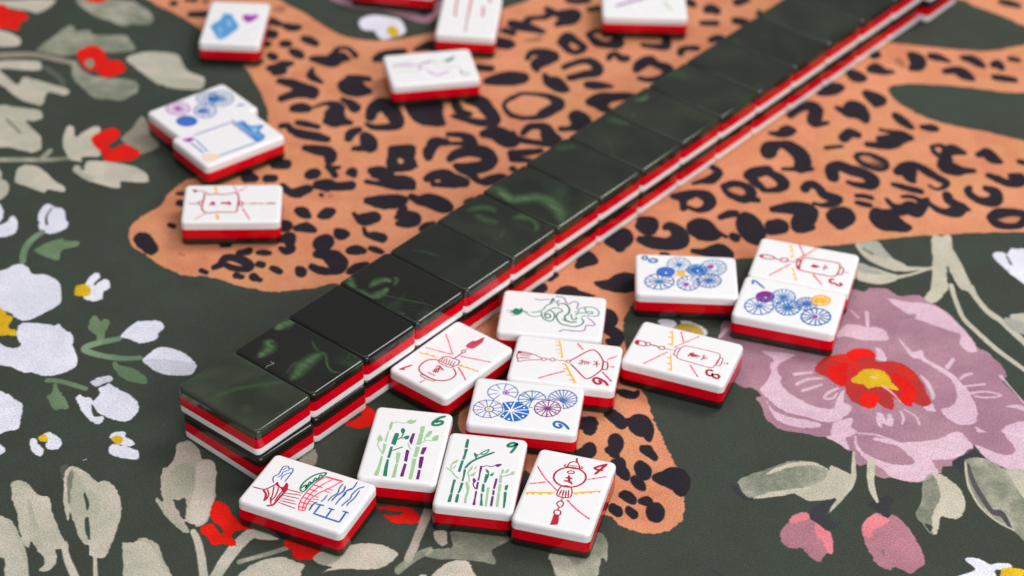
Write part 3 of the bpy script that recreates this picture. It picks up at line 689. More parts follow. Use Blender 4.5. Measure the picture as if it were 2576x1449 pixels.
def paint_mat_image():
    rng = np.random.default_rng(4)
    Wp, Hp = (MAT_X1 - MAT_X0) * PPM, (MAT_Y1 - MAT_Y0) * PPM
    n_big = 0.6 * smooth_noise(rng, Hp, Wp, 60) + 0.4 * smooth_noise(rng, Hp, Wp, 22)
    n_mid = 0.55 * smooth_noise(rng, Hp, Wp, 14) + 0.45 * smooth_noise(rng, Hp, Wp, 5)
    grain = smooth_noise(rng, Hp, Wp, 1.6)
    streak = smooth_noise(rng, Hp, Wp // 6 + 1, 7).repeat(6, 1)[:, :Wp]
    img = np.empty((Hp, Wp, 3), np.float32)
    def ink(code, sl):
        a, b = (np.array(c, np.float32) / 255 for c in PRINT[code])
        t = np.clip((0.8 * n_big[sl] + 0.2 * n_mid[sl] - 0.28) / 0.44, 0, 1)[..., None]
        if code in ('B', 'BG', 'B2', 'CR', 'BD'): t = np.clip(0.8 * t + 0.3 * streak[sl][..., None] - 0.05, 0, 1)
        c = a + (b - a) * t
        if code == 'O':
            k = np.clip((n_big[sl][::-1, ::-1] - 0.55) / 0.25, 0, 1)[..., None] * 0.45
            c = c * (1 - k) + np.array((198, 142, 92), np.float32) / 255 * k
            k = np.clip((0.40 - n_big[sl]) / 0.2, 0, 1)[..., None] * 0.4
            c = c * (1 - k) + np.array((198, 122, 92), np.float32) / 255 * k
        return c * (1 + 0.10 * (grain[sl][..., None] - 0.5))
    full = (slice(0, Hp), slice(0, Wp))
    img[:] = ink('N', full)
    def blend(code, y0, x0, m):
        h, w = m.shape
        ya, yb, xa, xb = max(y0, 0), min(y0 + h, Hp), max(x0, 0), min(x0 + w, Wp)
        if ya >= yb or xa >= xb: return
        m = m[ya - y0:yb - y0, xa - x0:xb - x0]; sl = (slice(ya, yb), slice(xa, xb))
        if code in SOFT: m = m * (SOFT[code] * (0.7 + 0.4 * np.clip((0.5 * n_mid[sl] + 0.5 * n_big[sl] - 0.25) / 0.5, 0, 1))).clip(0, 1)
        m = m[..., None]
        img[sl] = img[sl] * (1 - m) + ink(code, sl) * m
    def polygon(code, P):
        P = spline(P, True, 5)
        d = np.roll(P, -1, 0) - np.roll(P, 1, 0); ln = np.hypot(*d.T) + 1e-6
        nrm = np.stack([d[:, 1], -d[:, 0]], 1) / ln[:, None]
        amp = 0.9 if code == 'O' else 0.55
        P = P + nrm * (rng.standard_normal(len(P)) * amp)[:, None]
        x0, y0 = int(P[:, 0].min()) - 2, int(P[:, 1].min()) - 2
        h, w = int(P[:, 1].max()) - y0 + 3, int(P[:, 0].max()) - x0 + 4
        acc = np.zeros((h, w + 2), np.float32)
        X, Y = P[:, 0] - x0, P[:, 1] - y0; X2, Y2 = np.roll(X, -1), np.roll(Y, -1)
        SUB = 2
        for r in range(h * SUB):
            y = (r + 0.5) / SUB
            c = (Y <= y) != (Y2 <= y)
            if not c.any(): continue
            xs = np.sort(X[c] + (y - Y[c]) / (Y2[c] - Y[c]) * (X2[c] - X[c]))
            row = acc[r // SUB]
            for k, xv in enumerate(xs):
                i = int(xv); f = xv - i; sg = 1.0 if k % 2 == 0 else -1.0
                row[i] += sg * (1 - f); row[i + 1] += sg * f
        blend(code, y0, x0, np.clip(np.cumsum(acc, 1)[:, :w] / SUB, 0, 1))
    def stroke(code, P):
        P = spline(P, False, 5)
        r = P[:, 2] / 2
        seg = np.hypot(np.diff(P[:, 0]), np.diff(P[:, 1])); Q = [P[0]]
        for a, b, s in zip(P[:-1], P[1:], seg):
            k = max(1, int(math.ceil(s / max(0.6, 0.35 * min(a[2], b[2]) / 2))))
            for t in range(1, k + 1): Q.append(a + (b - a) * t / k)
        Q = np.array(Q); rm = Q[:, 2].max() / 2 * 1.7 + 3
        x0, x1, y0, y1 = int(Q[:, 0].min() - rm), int(Q[:, 0].max() + rm), int(Q[:, 1].min() - rm), int(Q[:, 1].max() + rm)
        yy, xx = np.mgrid[y0:y1, x0:x1].astype(np.float32)
        D = np.full(yy.shape, 1e9, np.float32)
        for qx, qy, qw in Q:
            np.minimum(D, np.sqrt((xx - qx) ** 2 + (0.62 * (yy - qy)) ** 2) - qw / 2, out=D)
        ya, xa = np.clip(np.arange(y0, y1), 0, Hp - 1), np.clip(np.arange(x0, x1), 0, Wp - 1)
        D = D + (n_mid[ya][:, xa] - 0.5) * 1.6 * min(1.0, P[:, 2].mean() / 12)
        blend(code, y0, x0, np.clip(0.5 - D / 1.2, 0, 1))
    for ln in MAT_PRINT.split('\n'):
        code, kd, *num = ln.split()
        num = np.array(num, float) / 10 * PPM
        P = num.reshape(-1, 3 if kd == 'S' else 2)
        P[:, 0] -= MAT_X0 * PPM; P[:, 1] -= MAT_Y0 * PPM
        if code == 'K' and kd == 'S' and len(P) > 4 and np.hypot(*(P[0, :2] - P[-1, :2])) < 4: polygon('TC', P[:-1, :2].copy())
        (stroke if kd == 'S' else polygon)(code, P)
        # the pattern goes on beyond the part that is looked at: repeats of the same motifs
        mid = P[:, :2].mean(0) / PPM + (MAT_X0, MAT_Y0)
        if code not in ('O', 'N', 'K', 'K2'):
            for test, dx, dy in ((mid[0] < -60 and mid[1] > -60, -185, 20), (mid[0] > 45 and -130 < mid[1] < 70, 165, 35), (mid[0] > 45 and mid[1] < 70, 20, -205)):
                if test:
                    Q = P.copy(); Q[:, 0] += dx * PPM; Q[:, 1] += dy * PPM
                    if Q[:, 0].max() > 4 and Q[:, 0].min() < Wp - 4 and Q[:, 1].max() > 4 and Q[:, 1].min() < Hp - 4: (stroke if kd == 'S' else polygon)(code, Q)
    px = np.ones((Hp, Wp, 4), np.float32); px[..., :3] = np.clip(img, 0, 1)
    im = bpy.data.images.new('mat_print', Wp, Hp, alpha=False)
    im.pixels.foreach_set(px.ravel()); im.update(); im.pack()
    return im

def build_mat():
    m, nt, b = new_mat('printed_neoprene'); N, Lk = nt.nodes, nt.links
    tc = N.new('ShaderNodeTexCoord'); mp = N.new('ShaderNodeMapping'); mp.vector_type = 'TEXTURE'
    mp.inputs['Location'].default_value = (MAT_X0 * MM, MAT_Y0 * MM, 0)
    mp.inputs['Scale'].default_value = ((MAT_X1 - MAT_X0) * MM, (MAT_Y1 - MAT_Y0) * MM, 1)
    Lk.new(tc.outputs['Object'], mp.inputs['Vector'])
    it = N.new('ShaderNodeTexImage'); it.image = paint_mat_image(); it.interpolation = 'Cubic'; it.extension = 'EXTEND'
    Lk.new(mp.outputs['Vector'], it.inputs['Vector'])
    nz = N.new('ShaderNodeTexNoise'); nz.inputs['Scale'].default_value = 2600; nz.inputs['Detail'].default_value = 3
    Lk.new(tc.outputs['Object'], nz.inputs['Vector'])
    mx = N.new('ShaderNodeMix'); mx.data_type = 'RGBA'; mx.blend_type = 'MULTIPLY'; mx.inputs['Factor'].default_value = 1.0
    gr = N.new('ShaderNodeMapRange'); gr.inputs['From Min'].default_value, gr.inputs['From Max'].default_value = 0.3, 0.7
    gr.inputs['To Min'].default_value, gr.inputs['To Max'].default_value = 0.70, 1.30
    Lk.new(nz.outputs['Fac'], gr.inputs['Value'])
    Lk.new(it.outputs['Color'], mx.inputs['A']); Lk.new(gr.outputs['Result'], mx.inputs['B'])
    Lk.new(mx.outputs['Result'], b.inputs['Base Color'])
    b.inputs['Roughness'].default_value = 0.85; b.inputs['Specular IOR Level'].default_value = 0.12
    bp = N.new('ShaderNodeBump'); bp.inputs['Strength'].default_value = 0.25; bp.inputs['Distance'].default_value = 0.0002
    Lk.new(nz.outputs['Fac'], bp.inputs['Height']); Lk.new(bp.outputs['Normal'], b.inputs['Normal'])
    hx0, hx1, hy0, hy1 = -0.45, 0.45, -0.36, 0.48
    prof = [(-0.004, 0.0008), (-0.0035, 0), (-0.0006, 0), (-0.0002, 0.0003), (0.0, 0.0008)]
    verts, faces = [], []
    for z, ins in prof:
        rr = 0.018 - ins
        for cx, cy, a0 in ((hx1 - 0.018, hy1 - 0.018, 0), (hx0 + 0.018, hy1 - 0.018, 90), (hx0 + 0.018, hy0 + 0.018, 180), (hx1 - 0.018, hy0 + 0.018, 270)):
            for i in range(9):
                a = math.radians(a0 + 90 * i / 8); verts.append((cx + rr * math.cos(a), cy + rr * math.sin(a), z))
    n = 36
    for k in range(len(prof) - 1):
        for i in range(n): faces.append((k * n + i, k * n + (i + 1) % n, (k + 1) * n + (i + 1) % n, (k + 1) * n + i))
    faces.append(tuple(range(n - 1, -1, -1))); faces.append(tuple((len(prof) - 1) * n + i for i in range(n)))
    o = mesh_obj('play_mat', verts, faces, m)
    tag(o, 'dark green play mat printed with a leopard and painted flowers under all the tiles', 'play mat')
build_mat()

# ---------------------------------------------------------------- the face tiles and their engraved, painted designs
POSES = {
    'east': (-51.17, -98.37, -22.97),
    'bam6': (-27.03, -78.25, 83.13),
    'bam9': (-6.87, -88.37, 82.89),
    'crak4': (15.00, -95.01, 75.43),
    'dot6': (4.54, -60.47, -6.91),
    'crak1': (-16.29, -40.52, 52.17),
    'crak6': (15.41, -40.80, -8.44),
    'crak3': (48.29, -35.08, -20.16),
    'dot8': (51.07, 2.29, -1.20),
    'dot7': (80.22, -10.76, -15.93),
    'crak3b': (86.36, 9.31, -15.81),
    'dragon': (11.71, -18.71, -5.28),
    'frame': (-91.68, 71.29, 40.00),
    'dot5': (-101.94, 87.46, 41.14),
    'lant': (-86.10, 33.98, 3.62),
    'flower': (-98.31, 145.73, 88.48),
    'crakt': (-17.49, 155.60, 85.95),
    'topr': (44.04, 167.46, 0.33),
    'topl': (-44.02, 182.89, -9.04),
    'bambk': (-29.16, 118.99, 12.55),
}

PAINT = {
 'C': (180, 12, 50), 'CL': (198, 70, 100), 'D': (238, 62, 100), 'A': (248, 182, 8), 'B': (58, 104, 186), 'B2': (30, 92, 170), 'B3': (62, 104, 190), 'DB': (4, 104, 182),
 'DB2': (24, 112, 180), 'M': (166, 44, 172), 'PU': (132, 30, 132), 'PU2': (140, 44, 152), 'T': (22, 122, 94), 'LG': (158, 194, 148), 'V': (108, 20, 116),
 'WH': (236, 235, 240), 'RD': (240, 74, 104), 'SB': (84, 150, 208), 'WB': (150, 186, 226),
}
_pm = {}
def paint(code):
    if code not in _pm: _pm[code] = plastic('engraving_paint_' + code.lower(), srgb(PAINT[code]), 0.38, 0.4, mottle=0.06)
    return _pm[code]

FACE_ART = """@crak1
>number
C S 61 -964 643 -1131 710 -1311 771
C P -1334 775 -1226 749 -1204 659 -1237 642
>lantern
C S 44 -300 226 -431 417 -648 473 -880 424 -1010 302 -1055 149 -1061 -72 -1032 -287 -902 -486 -728 -578 -522 -571 -413 -494 -319 -330
C C 31 -310 205 -301 -28 -244 -243 -305 -282 -369 -133 -385 94
C S 34 -282 205 -154 216 -13 143 25 -18 51 -188 17 -274 -133 -318 -274 -268
C S 27 -131 188 -281 133
C S 27 -99 142 -289 50
C S 27 -82 85 -280 -29
C S 27 -81 -10 -277 -103
C S 31 -85 -98 -269 -168
C S 31 -54 -180 -239 -239
C C 30 -1124 161 -1082 149 -1076 -86 -1044 -273 -1089 -288 -1150 -148 -1161 105
C S 24 -1186 -60 -1346 -53
C P -1347 -66 -1336 -49 -1336 -31 -1346 -19 -1364 -16 -1382 -24 -1393 -40 -1393 -58 -1382 -71 -1364 -74
>tassel
C S 41 2 -61 190 -73 396 -69
C C 31 496 -97 515 -67 515 -34 494 -10 461 -3 429 -18 409 -47 410 -80 430 -104 463 -111
C S 24 531 -53 684 -46
CL P 719 55 980 54 1041 -17 1316 -80 1221 -134 1102 -184 899 -182 721 -160 684 -22
C C 27 719 55 980 54 1036 -21 1314 -82 1221 -134 1102 -184 899 -182 721 -160 684 -22
C S 34 779 -40 1197 -106
C S 24 909 -5 1113 -54
>character
C S 41 -599 69 -481 36 -564 -178
C S 41 -689 52 -547 -115
C S 41 -772 30 -716 -127
C S 34 -696 23 -812 -33
C S 41 -609 12 -785 -78
C S 41 -493 14 -704 -105
C S 30 -900 89 -901 -32 -892 -149
>dashed_ray
D D 38 740 837 523 545 227 187 154 86
>dashed_ray
D D 34 -90 865 4 544 140 103
>dashed_ray
D D 38 236 -142 395 -525 565 -957
>dashed_ray
D D 44 -196 -406 -324 -644 -497 -918
>gold_fringe
A S 27 -382 858 -301 575 -226 301
A S 45 -351 849 -357 819
A S 50 -285 674 -285 626
A S 50 -248 475 -234 427
>gold_fringe
A S 31 -115 -363 -42 -647 17 -955
A S 50 -63 -391 -67 -442
A S 50 -41 -575 -37 -625
A S 49 -9 -751 -3 -794
A S 49 21 -905 26 -948
@crak6
>lantern
C S 45 130 92 317 315 495 552 620 663 723 683 863 550 978 342 1034 180 1040 -133 930 -352 800 -547 691 -630 580 -575 371 -319 152 -62
C C 42 1042 182 1155 189 1175 -107 1055 -116
C S 22 1185 23 1332 23
C P 1360 37 1352 56 1336 65 1318 62 1305 47 1302 26 1310 7 1326 -2 1344 2 1357 16
>tassel
C C 32 133 46 117 79 84 94 47 87 20 60 14 23 30 -9 63 -24 100 -17 126 10
C C 29 -297 47 -316 82 -355 98 -400 90 -432 59 -440 19 -420 -16 -381 -32 -337 -24 -305 6
C C 32 -534 27 -539 42 -550 55 -566 64 -586 69 -608 69 -629 65 -650 57 -667 45 -679 30 -686 14 -687 -3 -681 -18 -670 -31 -654 -40 -634 -45 -613 -45 -591 -41 -571 -33 -554 -20 -541 -6 -534 10
C S 26 -291 39 6 45
C S 26 -533 21 -437 25
C S 29 -686 49 -886 155 -1126 224 -1357 243
C S 29 -681 -36 -1053 -122 -1297 -235
C S 35 -1357 243 -1371 3 -1340 -77 -1297 -235
C S 39 -1330 185 -971 138
C S 32 -1295 76 -1014 72
C S 38 -1326 -60 -1000 -12
C P -1357 243 -1266 226 -1285 121 -1340 139
>character
C S 35 778 10 868 119 773 173
C S 32 822 68 952 73
C S 35 860 204 883 -63
C S 29 447 196 469 37
C S 29 378 125 529 111
C S 29 357 -31 456 69
C S 29 421 -53 477 15
C S 29 514 152 536 -8
C S 29 567 147 579 1
C S 29 592 95 698 87
C S 26 622 129 639 4
>gold_fringe
A S 43 -296 910 -178 465 -109 175
A S 38 -396 867 -292 881
A S 45 -372 704 -249 713
A S 38 -334 508 -214 531
A S 38 -284 352 -173 373
A S 37 -193 208 -111 189
>gold_fringe
A S 48 -74 -125 10 -109 180 -440 399 -862
A S 47 -4 -311 102 -319
A S 46 120 -570 241 -564
A S 46 228 -775 330 -769
A S 38 327 -868 396 -866
>dashed_ray
D D 49 219 892 423 625
>dashed_ray
D D 42 1138 321 1380 540
>dashed_ray
D D 44 -615 -861 -249 -594 39 -425
>dashed_ray
D D 51 1075 -268 1372 -633
>number
C S 79 1288 -823 1208 -693 1047 -583 931 -555 869 -646 935 -779 1042 -808 1092 -729 1024 -672
@crak3
>lantern
C C 30 -61 288 141 340 518 352 935 349 1016 238 1042 -7 1002 -246 942 -359 643 -364 316 -341 47 -326 -80 -283 -126 -110 -121 85
C C 30 -169 146 -118 135 -126 -110 -119 -210 -200 -205 -215 -109 -214 78
C C 30 1042 152 1127 150 1139 -173 1016 -170
C S 23 1160 -22 1306 -8
C P 1329 2 1319 18 1304 24 1290 18 1281 2 1282 -18 1292 -34 1307 -41 1322 -35 1330 -19
>tassel
C C 37 -532 4 -541 23 -556 38 -576 47 -598 50 -621 47 -643 38 -662 23 -677 5 -687 -17 -690 -39 -686 -60 -677 -79 -662 -94 -642 -103 -620 -106 -597 -103 -575 -94 -556 -79 -541 -61 -532 -39 -528 -17
C S 24 -521 -34 -247 0
C S 47 -930 -10 -820 4 -700 -11
C C 37 -955 12 -981 51 -1020 65 -1058 50 -1079 10 -1076 -38 -1050 -77 -1011 -91 -974 -76 -952 -36
C C 41 -1111 45 -1259 58 -1366 32 -1374 -82 -1289 -143 -1068 -116
C P -1374 -82 -1346 28 -1259 -1 -1263 -106 -1307 -145
>character
C S 50 195 -105 228 63 286 -92
C S 47 219 -30 397 5
C S 47 269 113 331 -74
C S 47 346 48 492 3
C S 40 356 -44 455 -60
C S 40 592 109 606 -29 578 -121
C S 30 658 50 653 -58
C S 27 713 22 707 -19
>gold_fringe
A S 41 -577 858 -449 468 -374 174
A S 60 -625 765 -561 782
A S 59 -583 526 -491 565
A S 59 -501 212 -399 241
>gold_fringe
A S 40 -275 -237 -159 -571 -42 -902
A S 54 -333 -395 -234 -367
A S 54 -252 -648 -141 -627
A S 53 -152 -875 -56 -864
>dashed_ray
D D 37 -329 895 -218 663 -94 421
>dashed_ray
D D 37 201 887 -98 435 -287 129
>dashed_ray
D D 37 -400 -144 -640 -549 -862 -912
>dashed_ray
D D 40 364 -464 534 -678 723 -897
>number
C S 70 1023 -490 913 -479 870 -585 946 -710 1047 -706 1070 -596 1081 -692 1156 -757 1239 -754 1270 -669 1211 -600 1131 -611
@dot6
>parasol_wheel
B S 29 -344 272 -299 359 -279 452 -285 547 -316 635 -371 713 -446 774 -537 815 -638 834 -741 829 -842 800 -932 749 -1007 679 -1061 596 -1091 504 -1096 410 -1075 318 -1029 236 -962 168 -877 118
B S 27 -565 399 -305 274
B S 27 -547 482 -249 532
B S 27 -584 551 -363 751
B S 27 -673 587 -642 865
B S 27 -765 563 -929 787
B S 27 -822 491 -1109 563
B S 27 -817 400 -1093 277
B S 27 -756 341 -901 95
M C 26 -584 517 -593 549 -608 566 -624 564 -633 542 -633 509 -624 478 -609 461 -594 463 -585 485
M C 26 -514 474 -523 493 -542 503 -563 499 -578 484 -581 462 -572 443 -553 434 -533 437 -518 452
M C 26 -543 411 -551 430 -566 441 -584 438 -596 423 -598 402 -590 382 -574 372 -557 375 -545 390
M C 26 -611 420 -620 439 -637 449 -656 446 -670 431 -673 410 -664 390 -647 380 -628 384 -615 399
M C 26 -631 484 -640 504 -655 514 -672 511 -684 497 -687 475 -679 456 -663 446 -646 449 -634 463
>parasol_wheel
B C 28 -591 -250 -615 -164 -660 -85 -725 -21 -804 27 -894 55 -989 62 -1084 46 -1173 9 -1251 -46 -1313 -117 -1356 -200 -1377 -289 -1375 -379 -1350 -465 -1304 -543 -1240 -607 -1160 -654 -1071 -681 -977 -687 -883 -672 -795 -636 -717 -581 -655 -511 -612 -429 -590 -341
B S 27 -852 -272 -574 -183
B S 27 -890 -216 -693 -6
B S 27 -951 -187 -884 84
B S 27 -1019 -191 -1094 74
B S 27 -1083 -230 -1297 -48
B S 27 -1115 -286 -1396 -224
B S 27 -1115 -354 -1394 -437
B S 27 -1074 -414 -1266 -625
B S 27 -1013 -442 -1078 -710
B S 27 -939 -435 -845 -690
B S 27 -880 -397 -664 -570
B S 27 -851 -343 -571 -403
B C 34 -837 -303 -846 -272 -864 -246 -888 -225 -918 -213 -951 -209 -983 -214 -1013 -228 -1038 -250 -1055 -277 -1065 -308 -1065 -340 -1056 -371 -1038 -397 -1013 -418 -983 -430 -951 -434 -919 -429 -889 -415 -864 -393 -846 -366 -837 -335
A P -910 -305 -924 -277 -951 -263 -982 -268 -1005 -290 -1010 -322 -996 -350 -968 -364 -937 -359 -915 -336
A S 40 -1188 -88 -1123 -47
A S 40 -837 -30 -773 -74
A S 43 -1275 -412 -1240 -468
A S 40 -702 -490 -666 -435
A S 37 -965 -600 -900 -596
>parasol_wheel
DB P -636 -22 -573 33 -424 82 -303 107 -176 91 -42 26 62 -56 98 -150 133 -267 122 -392 63 -536 -45 -652 -219 -737 -374 -730 -523 -657 -627 -576 -579 -482 -535 -352 -552 -231
WH S 40 -373 -289 -301 95
WH S 40 -373 -289 -12 31
WH S 34 -373 -289 117 -176
WH S 40 -373 -289 118 -368
WH S 33 -373 -289 -16 -635
WH S 37 -373 -289 -234 -739
WH S 40 -373 -289 -521 -669
WH S 34 -373 -289 -535 -352
WH S 40 -373 -289 -570 14
WH P -308 -278 -324 -246 -357 -230 -395 -236 -422 -262 -429 -298 -413 -330 -380 -346 -342 -340 -315 -314
WH P -377 1 -385 20 -402 29 -421 26 -435 12 -438 -9 -429 -28 -412 -38 -393 -35 -380 -20
WH P 7 -108 -2 -89 -19 -79 -38 -82 -51 -97 -54 -118 -46 -137 -29 -146 -10 -143 3 -129
WH P 21 -475 13 -456 -4 -446 -23 -449 -36 -464 -40 -485 -31 -504 -14 -513 4 -510 18 -496
WH P -335 -658 -344 -636 -362 -625 -383 -629 -398 -645 -401 -669 -392 -690 -373 -701 -352 -698 -338 -681
WH P -520 -527 -527 -511 -540 -502 -555 -505 -566 -517 -568 -535 -561 -551 -548 -559 -533 -557 -522 -544
>parasol_wheel
DB2 S 29 511 354 485 441 436 518 369 580 287 622 195 643 100 640 8 614 -75 567 -145 501 -195 421 -224 332 -229 240 -211 151 -169 70 -108 3 -31 -46
DB2 S 27 183 287 542 349
DB2 S 27 174 306 457 540
DB2 S 27 160 317 315 644
DB2 S 27 137 319 89 668
DB2 S 27 118 310 -107 579
DB2 S 27 106 295 -227 422
DB2 S 27 103 274 -258 221
DB2 S 27 110 257 -188 45
DB2 S 27 124 245 -44 -72
DB2 P 190 276 177 306 152 322 124 317 103 294 98 261 111 230 137 215 165 219 186 243
DB2 S 26 146 256 122 78 95 -71
DB2 S 23 94 -66 196 -74
DB2 S 26 -132 411 -72 483
DB2 S 26 160 572 198 578
DB2 S 29 -142 134 -98 91
>parasol_wheel
PU C 29 951 15 931 95 892 167 837 227 767 271 688 297 604 304 520 290 441 257 371 206 316 141 277 66 257 -16 257 -99 278 -178 317 -250 373 -309 442 -352 521 -378 604 -384 687 -370 766 -338 835 -288 891 -224 930 -149 951 -68
PU S 27 622 -36 968 75
PU S 27 618 -29 888 217
PU S 27 612 -25 774 299
PU S 27 604 -23 603 331
PU S 27 594 -26 412 271
PU S 27 589 -31 299 166
PU S 27 585 -39 232 7
PU S 27 586 -48 244 -167
PU S 27 590 -54 317 -294
PU S 27 597 -59 468 -393
PU S 27 605 -60 615 -411
PU S 27 613 -58 778 -362
PU S 27 619 -52 902 -255
PU S 27 622 -45 974 -97
PU P 640 -36 626 -3 598 14 566 8 543 -17 537 -53 551 -85 580 -102 612 -97 635 -72
PU P 528 219 523 230 513 235 502 234 493 225 491 213 496 202 506 196 518 198 526 207
PU P 872 101 867 114 855 120 842 118 832 108 830 94 835 82 847 76 860 78 870 88
PU P 864 -155 859 -143 847 -136 834 -139 824 -148 822 -162 827 -174 839 -180 852 -178 862 -168
PU P 658 -299 652 -287 640 -281 627 -283 618 -293 615 -306 621 -318 632 -324 645 -322 655 -313
PU P 358 -99 353 -89 343 -83 332 -85 324 -93 322 -105 327 -116 337 -122 348 -120 356 -111
>parasol_wheel
B S 23 1021 27 1111 57 1193 109 1261 179 1310 263 1339 357 1346 455 1329 550 1290 637 1230 712 1155 768 1067 803 973 815 879 802 789 766 710 708 646 633 601 545 578 450 579 352
B S 22 977 311 1039 -1
B S 22 992 317 1166 52
B S 22 1004 327 1264 135
B S 22 1014 344 1348 275
B S 22 1017 359 1376 401
B S 22 1015 378 1360 556
B S 22 1008 393 1299 681
B S 22 996 404 1202 777
B S 22 980 411 1069 836
B S 22 966 412 946 846
B S 22 951 409 821 816
B S 22 938 401 711 750
B S 22 925 386 606 627
B S 22 919 369 552 482
B S 22 918 353 547 352
B P 1044 374 1038 395 1027 414 1011 429 991 438 969 440 947 437 927 427 910 412 898 393 891 371 891 348 897 327 908 308 924 294 944 285 966 282 988 285 1008 295 1025 310 1037 329 1043 351
>number
DB S 70 1268 -818 1158 -662 1024 -574 901 -570 850 -664 910 -775 1021 -805 1065 -726 997 -669
@east
>cloud
B S 36 -970 -33 -1059 89 -1072 214 -1013 307 -1036 511 -1040 641 -935 691 -870 622 -786 662 -731 540 -728 311 -722 117
B S 32 -973 195 -928 314 -948 430 -873 538 -849 616
B S 32 -860 150 -876 300 -816 433 -728 514
B S 32 -993 514 -948 635
>pagoda
C S 43 -1367 -409 -1095 -384 -1004 -309 -901 -98 -889 22
C P -898 -64 -894 42 -778 -73 -667 -85 -675 100 -583 52 -534 -87 -537 -282 -722 -143 -820 -125
C S 64 -1063 -401 -922 -528 -844 -748
C S 43 -990 -335 -856 -497 -824 -675 -865 -758
C S 39 -890 -158 -770 -456 -709 -684
C S 39 -768 -100 -672 -475 -692 -676
C S 64 -534 -87 -554 -611 -574 -812 -684 -889
C S 43 -765 -583 -622 -803
C S 36 -537 -121 -95 -90
C S 36 -519 -274 -95 -170
C S 36 -512 -367 -86 -310
C S 35 -491 -486 -124 -440
C S 35 -484 -578 -43 -530
C S 35 -484 -658 6 -681
C S 39 -610 -188 -605 -635
>tree
T C 50 -223 27 -268 233 -226 482 -127 709 49 875 94 830 37 606 -48 435 -83 256 -88 59 -130 -25
T S 43 -216 95 -167 249 -115 111 -135 394 -59 332 -82 583 -2 555 -15 746 66 718
>bridge
RD S 40 143 738 19 434 -18 92 -19 -231 26 -497 123 -705
RD S 39 611 763 426 366 281 104 206 -124 207 -411 264 -639
RD S 63 143 738 333 752 611 763
RD S 36 349 721 175 345 107 22 105 -300 190 -642
RD S 46 15 318 248 331
RD S 46 3 134 201 131
RD S 46 9 -41 189 -52
RD S 46 15 -215 195 -226
RD S 50 28 -400 216 -407
RD S 49 75 -569 249 -551
RD S 41 124 -699 267 -644
RD S 32 373 341 547 342
RD S 32 362 239 542 227
RD S 32 231 -48 349 -57
RD S 32 251 -167 386 -136
RD S 32 222 -277 343 -258
RD S 32 211 -378 297 -369
>wave
B2 S 36 676 679 670 481 716 309 644 114 632 -68
B2 S 36 975 902 984 630 881 452 888 229 868 59 872 -114
B2 S 43 769 626 811 419 735 189 712 -14
B2 S 36 1228 810 1124 696 1074 414 1105 268 1068 90 1033 -92
B2 S 36 1181 626 1192 309 1146 63 1154 -35
B2 S 32 513 117 511 -45 489 -167
B2 S 36 967 622 885 486 913 306 858 119
>letter
B2 S 53 531 -655 880 -664 1267 -669
B2 S 49 531 -655 532 -290
B2 S 49 880 -664 872 -321
B2 S 53 1267 -669 1252 -268
B2 S 50 432 -305 611 -275
B2 S 49 783 -315 930 -309
B2 S 49 1164 -262 1312 -258
B2 S 49 368 -590 351 -376 399 -242
@bam6
>bamboo_stalk
LG P 875 548 883 501 795 485 630 484 513 501 530 547 707 565
LG P 468 560 458 526 265 523 28 527 34 576 288 565
LG P -56 588 -71 496 -319 492 -497 512 -477 567 -271 558
LG P -563 560 -568 499 -927 484 -1356 488 -1347 608 -1084 567 -794 555
LG S 28 809 488 885 396 862 257 901 111
LG P 958 130 1049 40 1017 -42 1074 -113 935 -95 858 7 886 108
LG S 31 26 717 -123 727 -286 650 -444 545
LG P 303 750 129 628 38 643 9 733 75 783 226 764
>bamboo_stalk
T P 427 352 415 241 251 244 -77 262 -57 322 -23 385 230 374
T P -155 380 -143 312 -348 307 -601 309 -607 383 -360 381
T P -679 379 -670 322 -1095 284 -1347 257 -1335 361 -1139 379 -940 388
T S 35 162 247 295 157 478 132
T P 596 229 672 185 586 109 481 113 388 135 495 211
T P 304 101 371 18 372 -45 237 -34 195 44
T S 35 223 144 301 82
T S 38 -302 297 -210 181 -108 57
>bamboo_stalk
LG P -371 180 -366 64 -771 58 -767 119
LG P -826 127 -815 59 -1345 33 -1355 134 -1098 125
>bamboo_stalk
V P 486 -105 483 -176 289 -168 1 -161 154 -68 334 -84
V P -231 -50 -195 -91 -273 -154 -419 -149 -684 -162 -663 -73 -404 -62
V P -761 -96 -792 -171 -1108 -167 -1283 -172 -1293 -78 -1007 -84
>bamboo_stalk
LG P 798 -272 831 -383 712 -391 532 -384 532 -294
LG P 501 -284 504 -396 54 -398 40 -277 278 -284
LG P -47 -283 -43 -394 -444 -389 -470 -281 -222 -285
LG P -543 -278 -541 -385 -927 -397 -1345 -404 -1354 -313 -942 -306
LG S 24 86 -374 239 -500 252 -669
LG S 31 249 -470 366 -459 433 -505
LG P 455 -463 627 -511 673 -610 538 -602 410 -547 386 -494
LG P 367 -650 466 -709 525 -801 304 -812 255 -687
LG S 35 63 -55 -75 -108 -180 -183
>bamboo_stalk
V P -61 -465 -28 -581 -333 -540 -312 -451
V P -442 -455 -424 -566 -887 -577 -869 -490
V P -967 -503 -956 -572 -1329 -587 -1331 -508
>number
T S 88 1314 -839 1242 -716 1051 -584 929 -575 915 -674 989 -796 1082 -815 1106 -738 1041 -653
@bam9
>bamboo_stalk
T P 1237 564 1233 495 890 481 897 567
T P 825 556 840 466 633 478 407 490 410 562 623 543
T P 357 566 368 500 -101 521 -93 593 123 585
>bamboo_branch
T S 68 79 419 279 338 445 214 623 15 824 -228
T S 31 459 216 592 199 724 106 860 -5 910 -96
T C 38 710 104 860 -5 902 -84 763 -39 689 54
T P 738 287 628 163 499 203 637 281
>bamboo_branch
LG S 42 -2 902 -107 763 -259 645 -381 523
LG S 38 -52 772 116 799 269 749 357 651
LG P 241 745 358 647 253 672 173 771
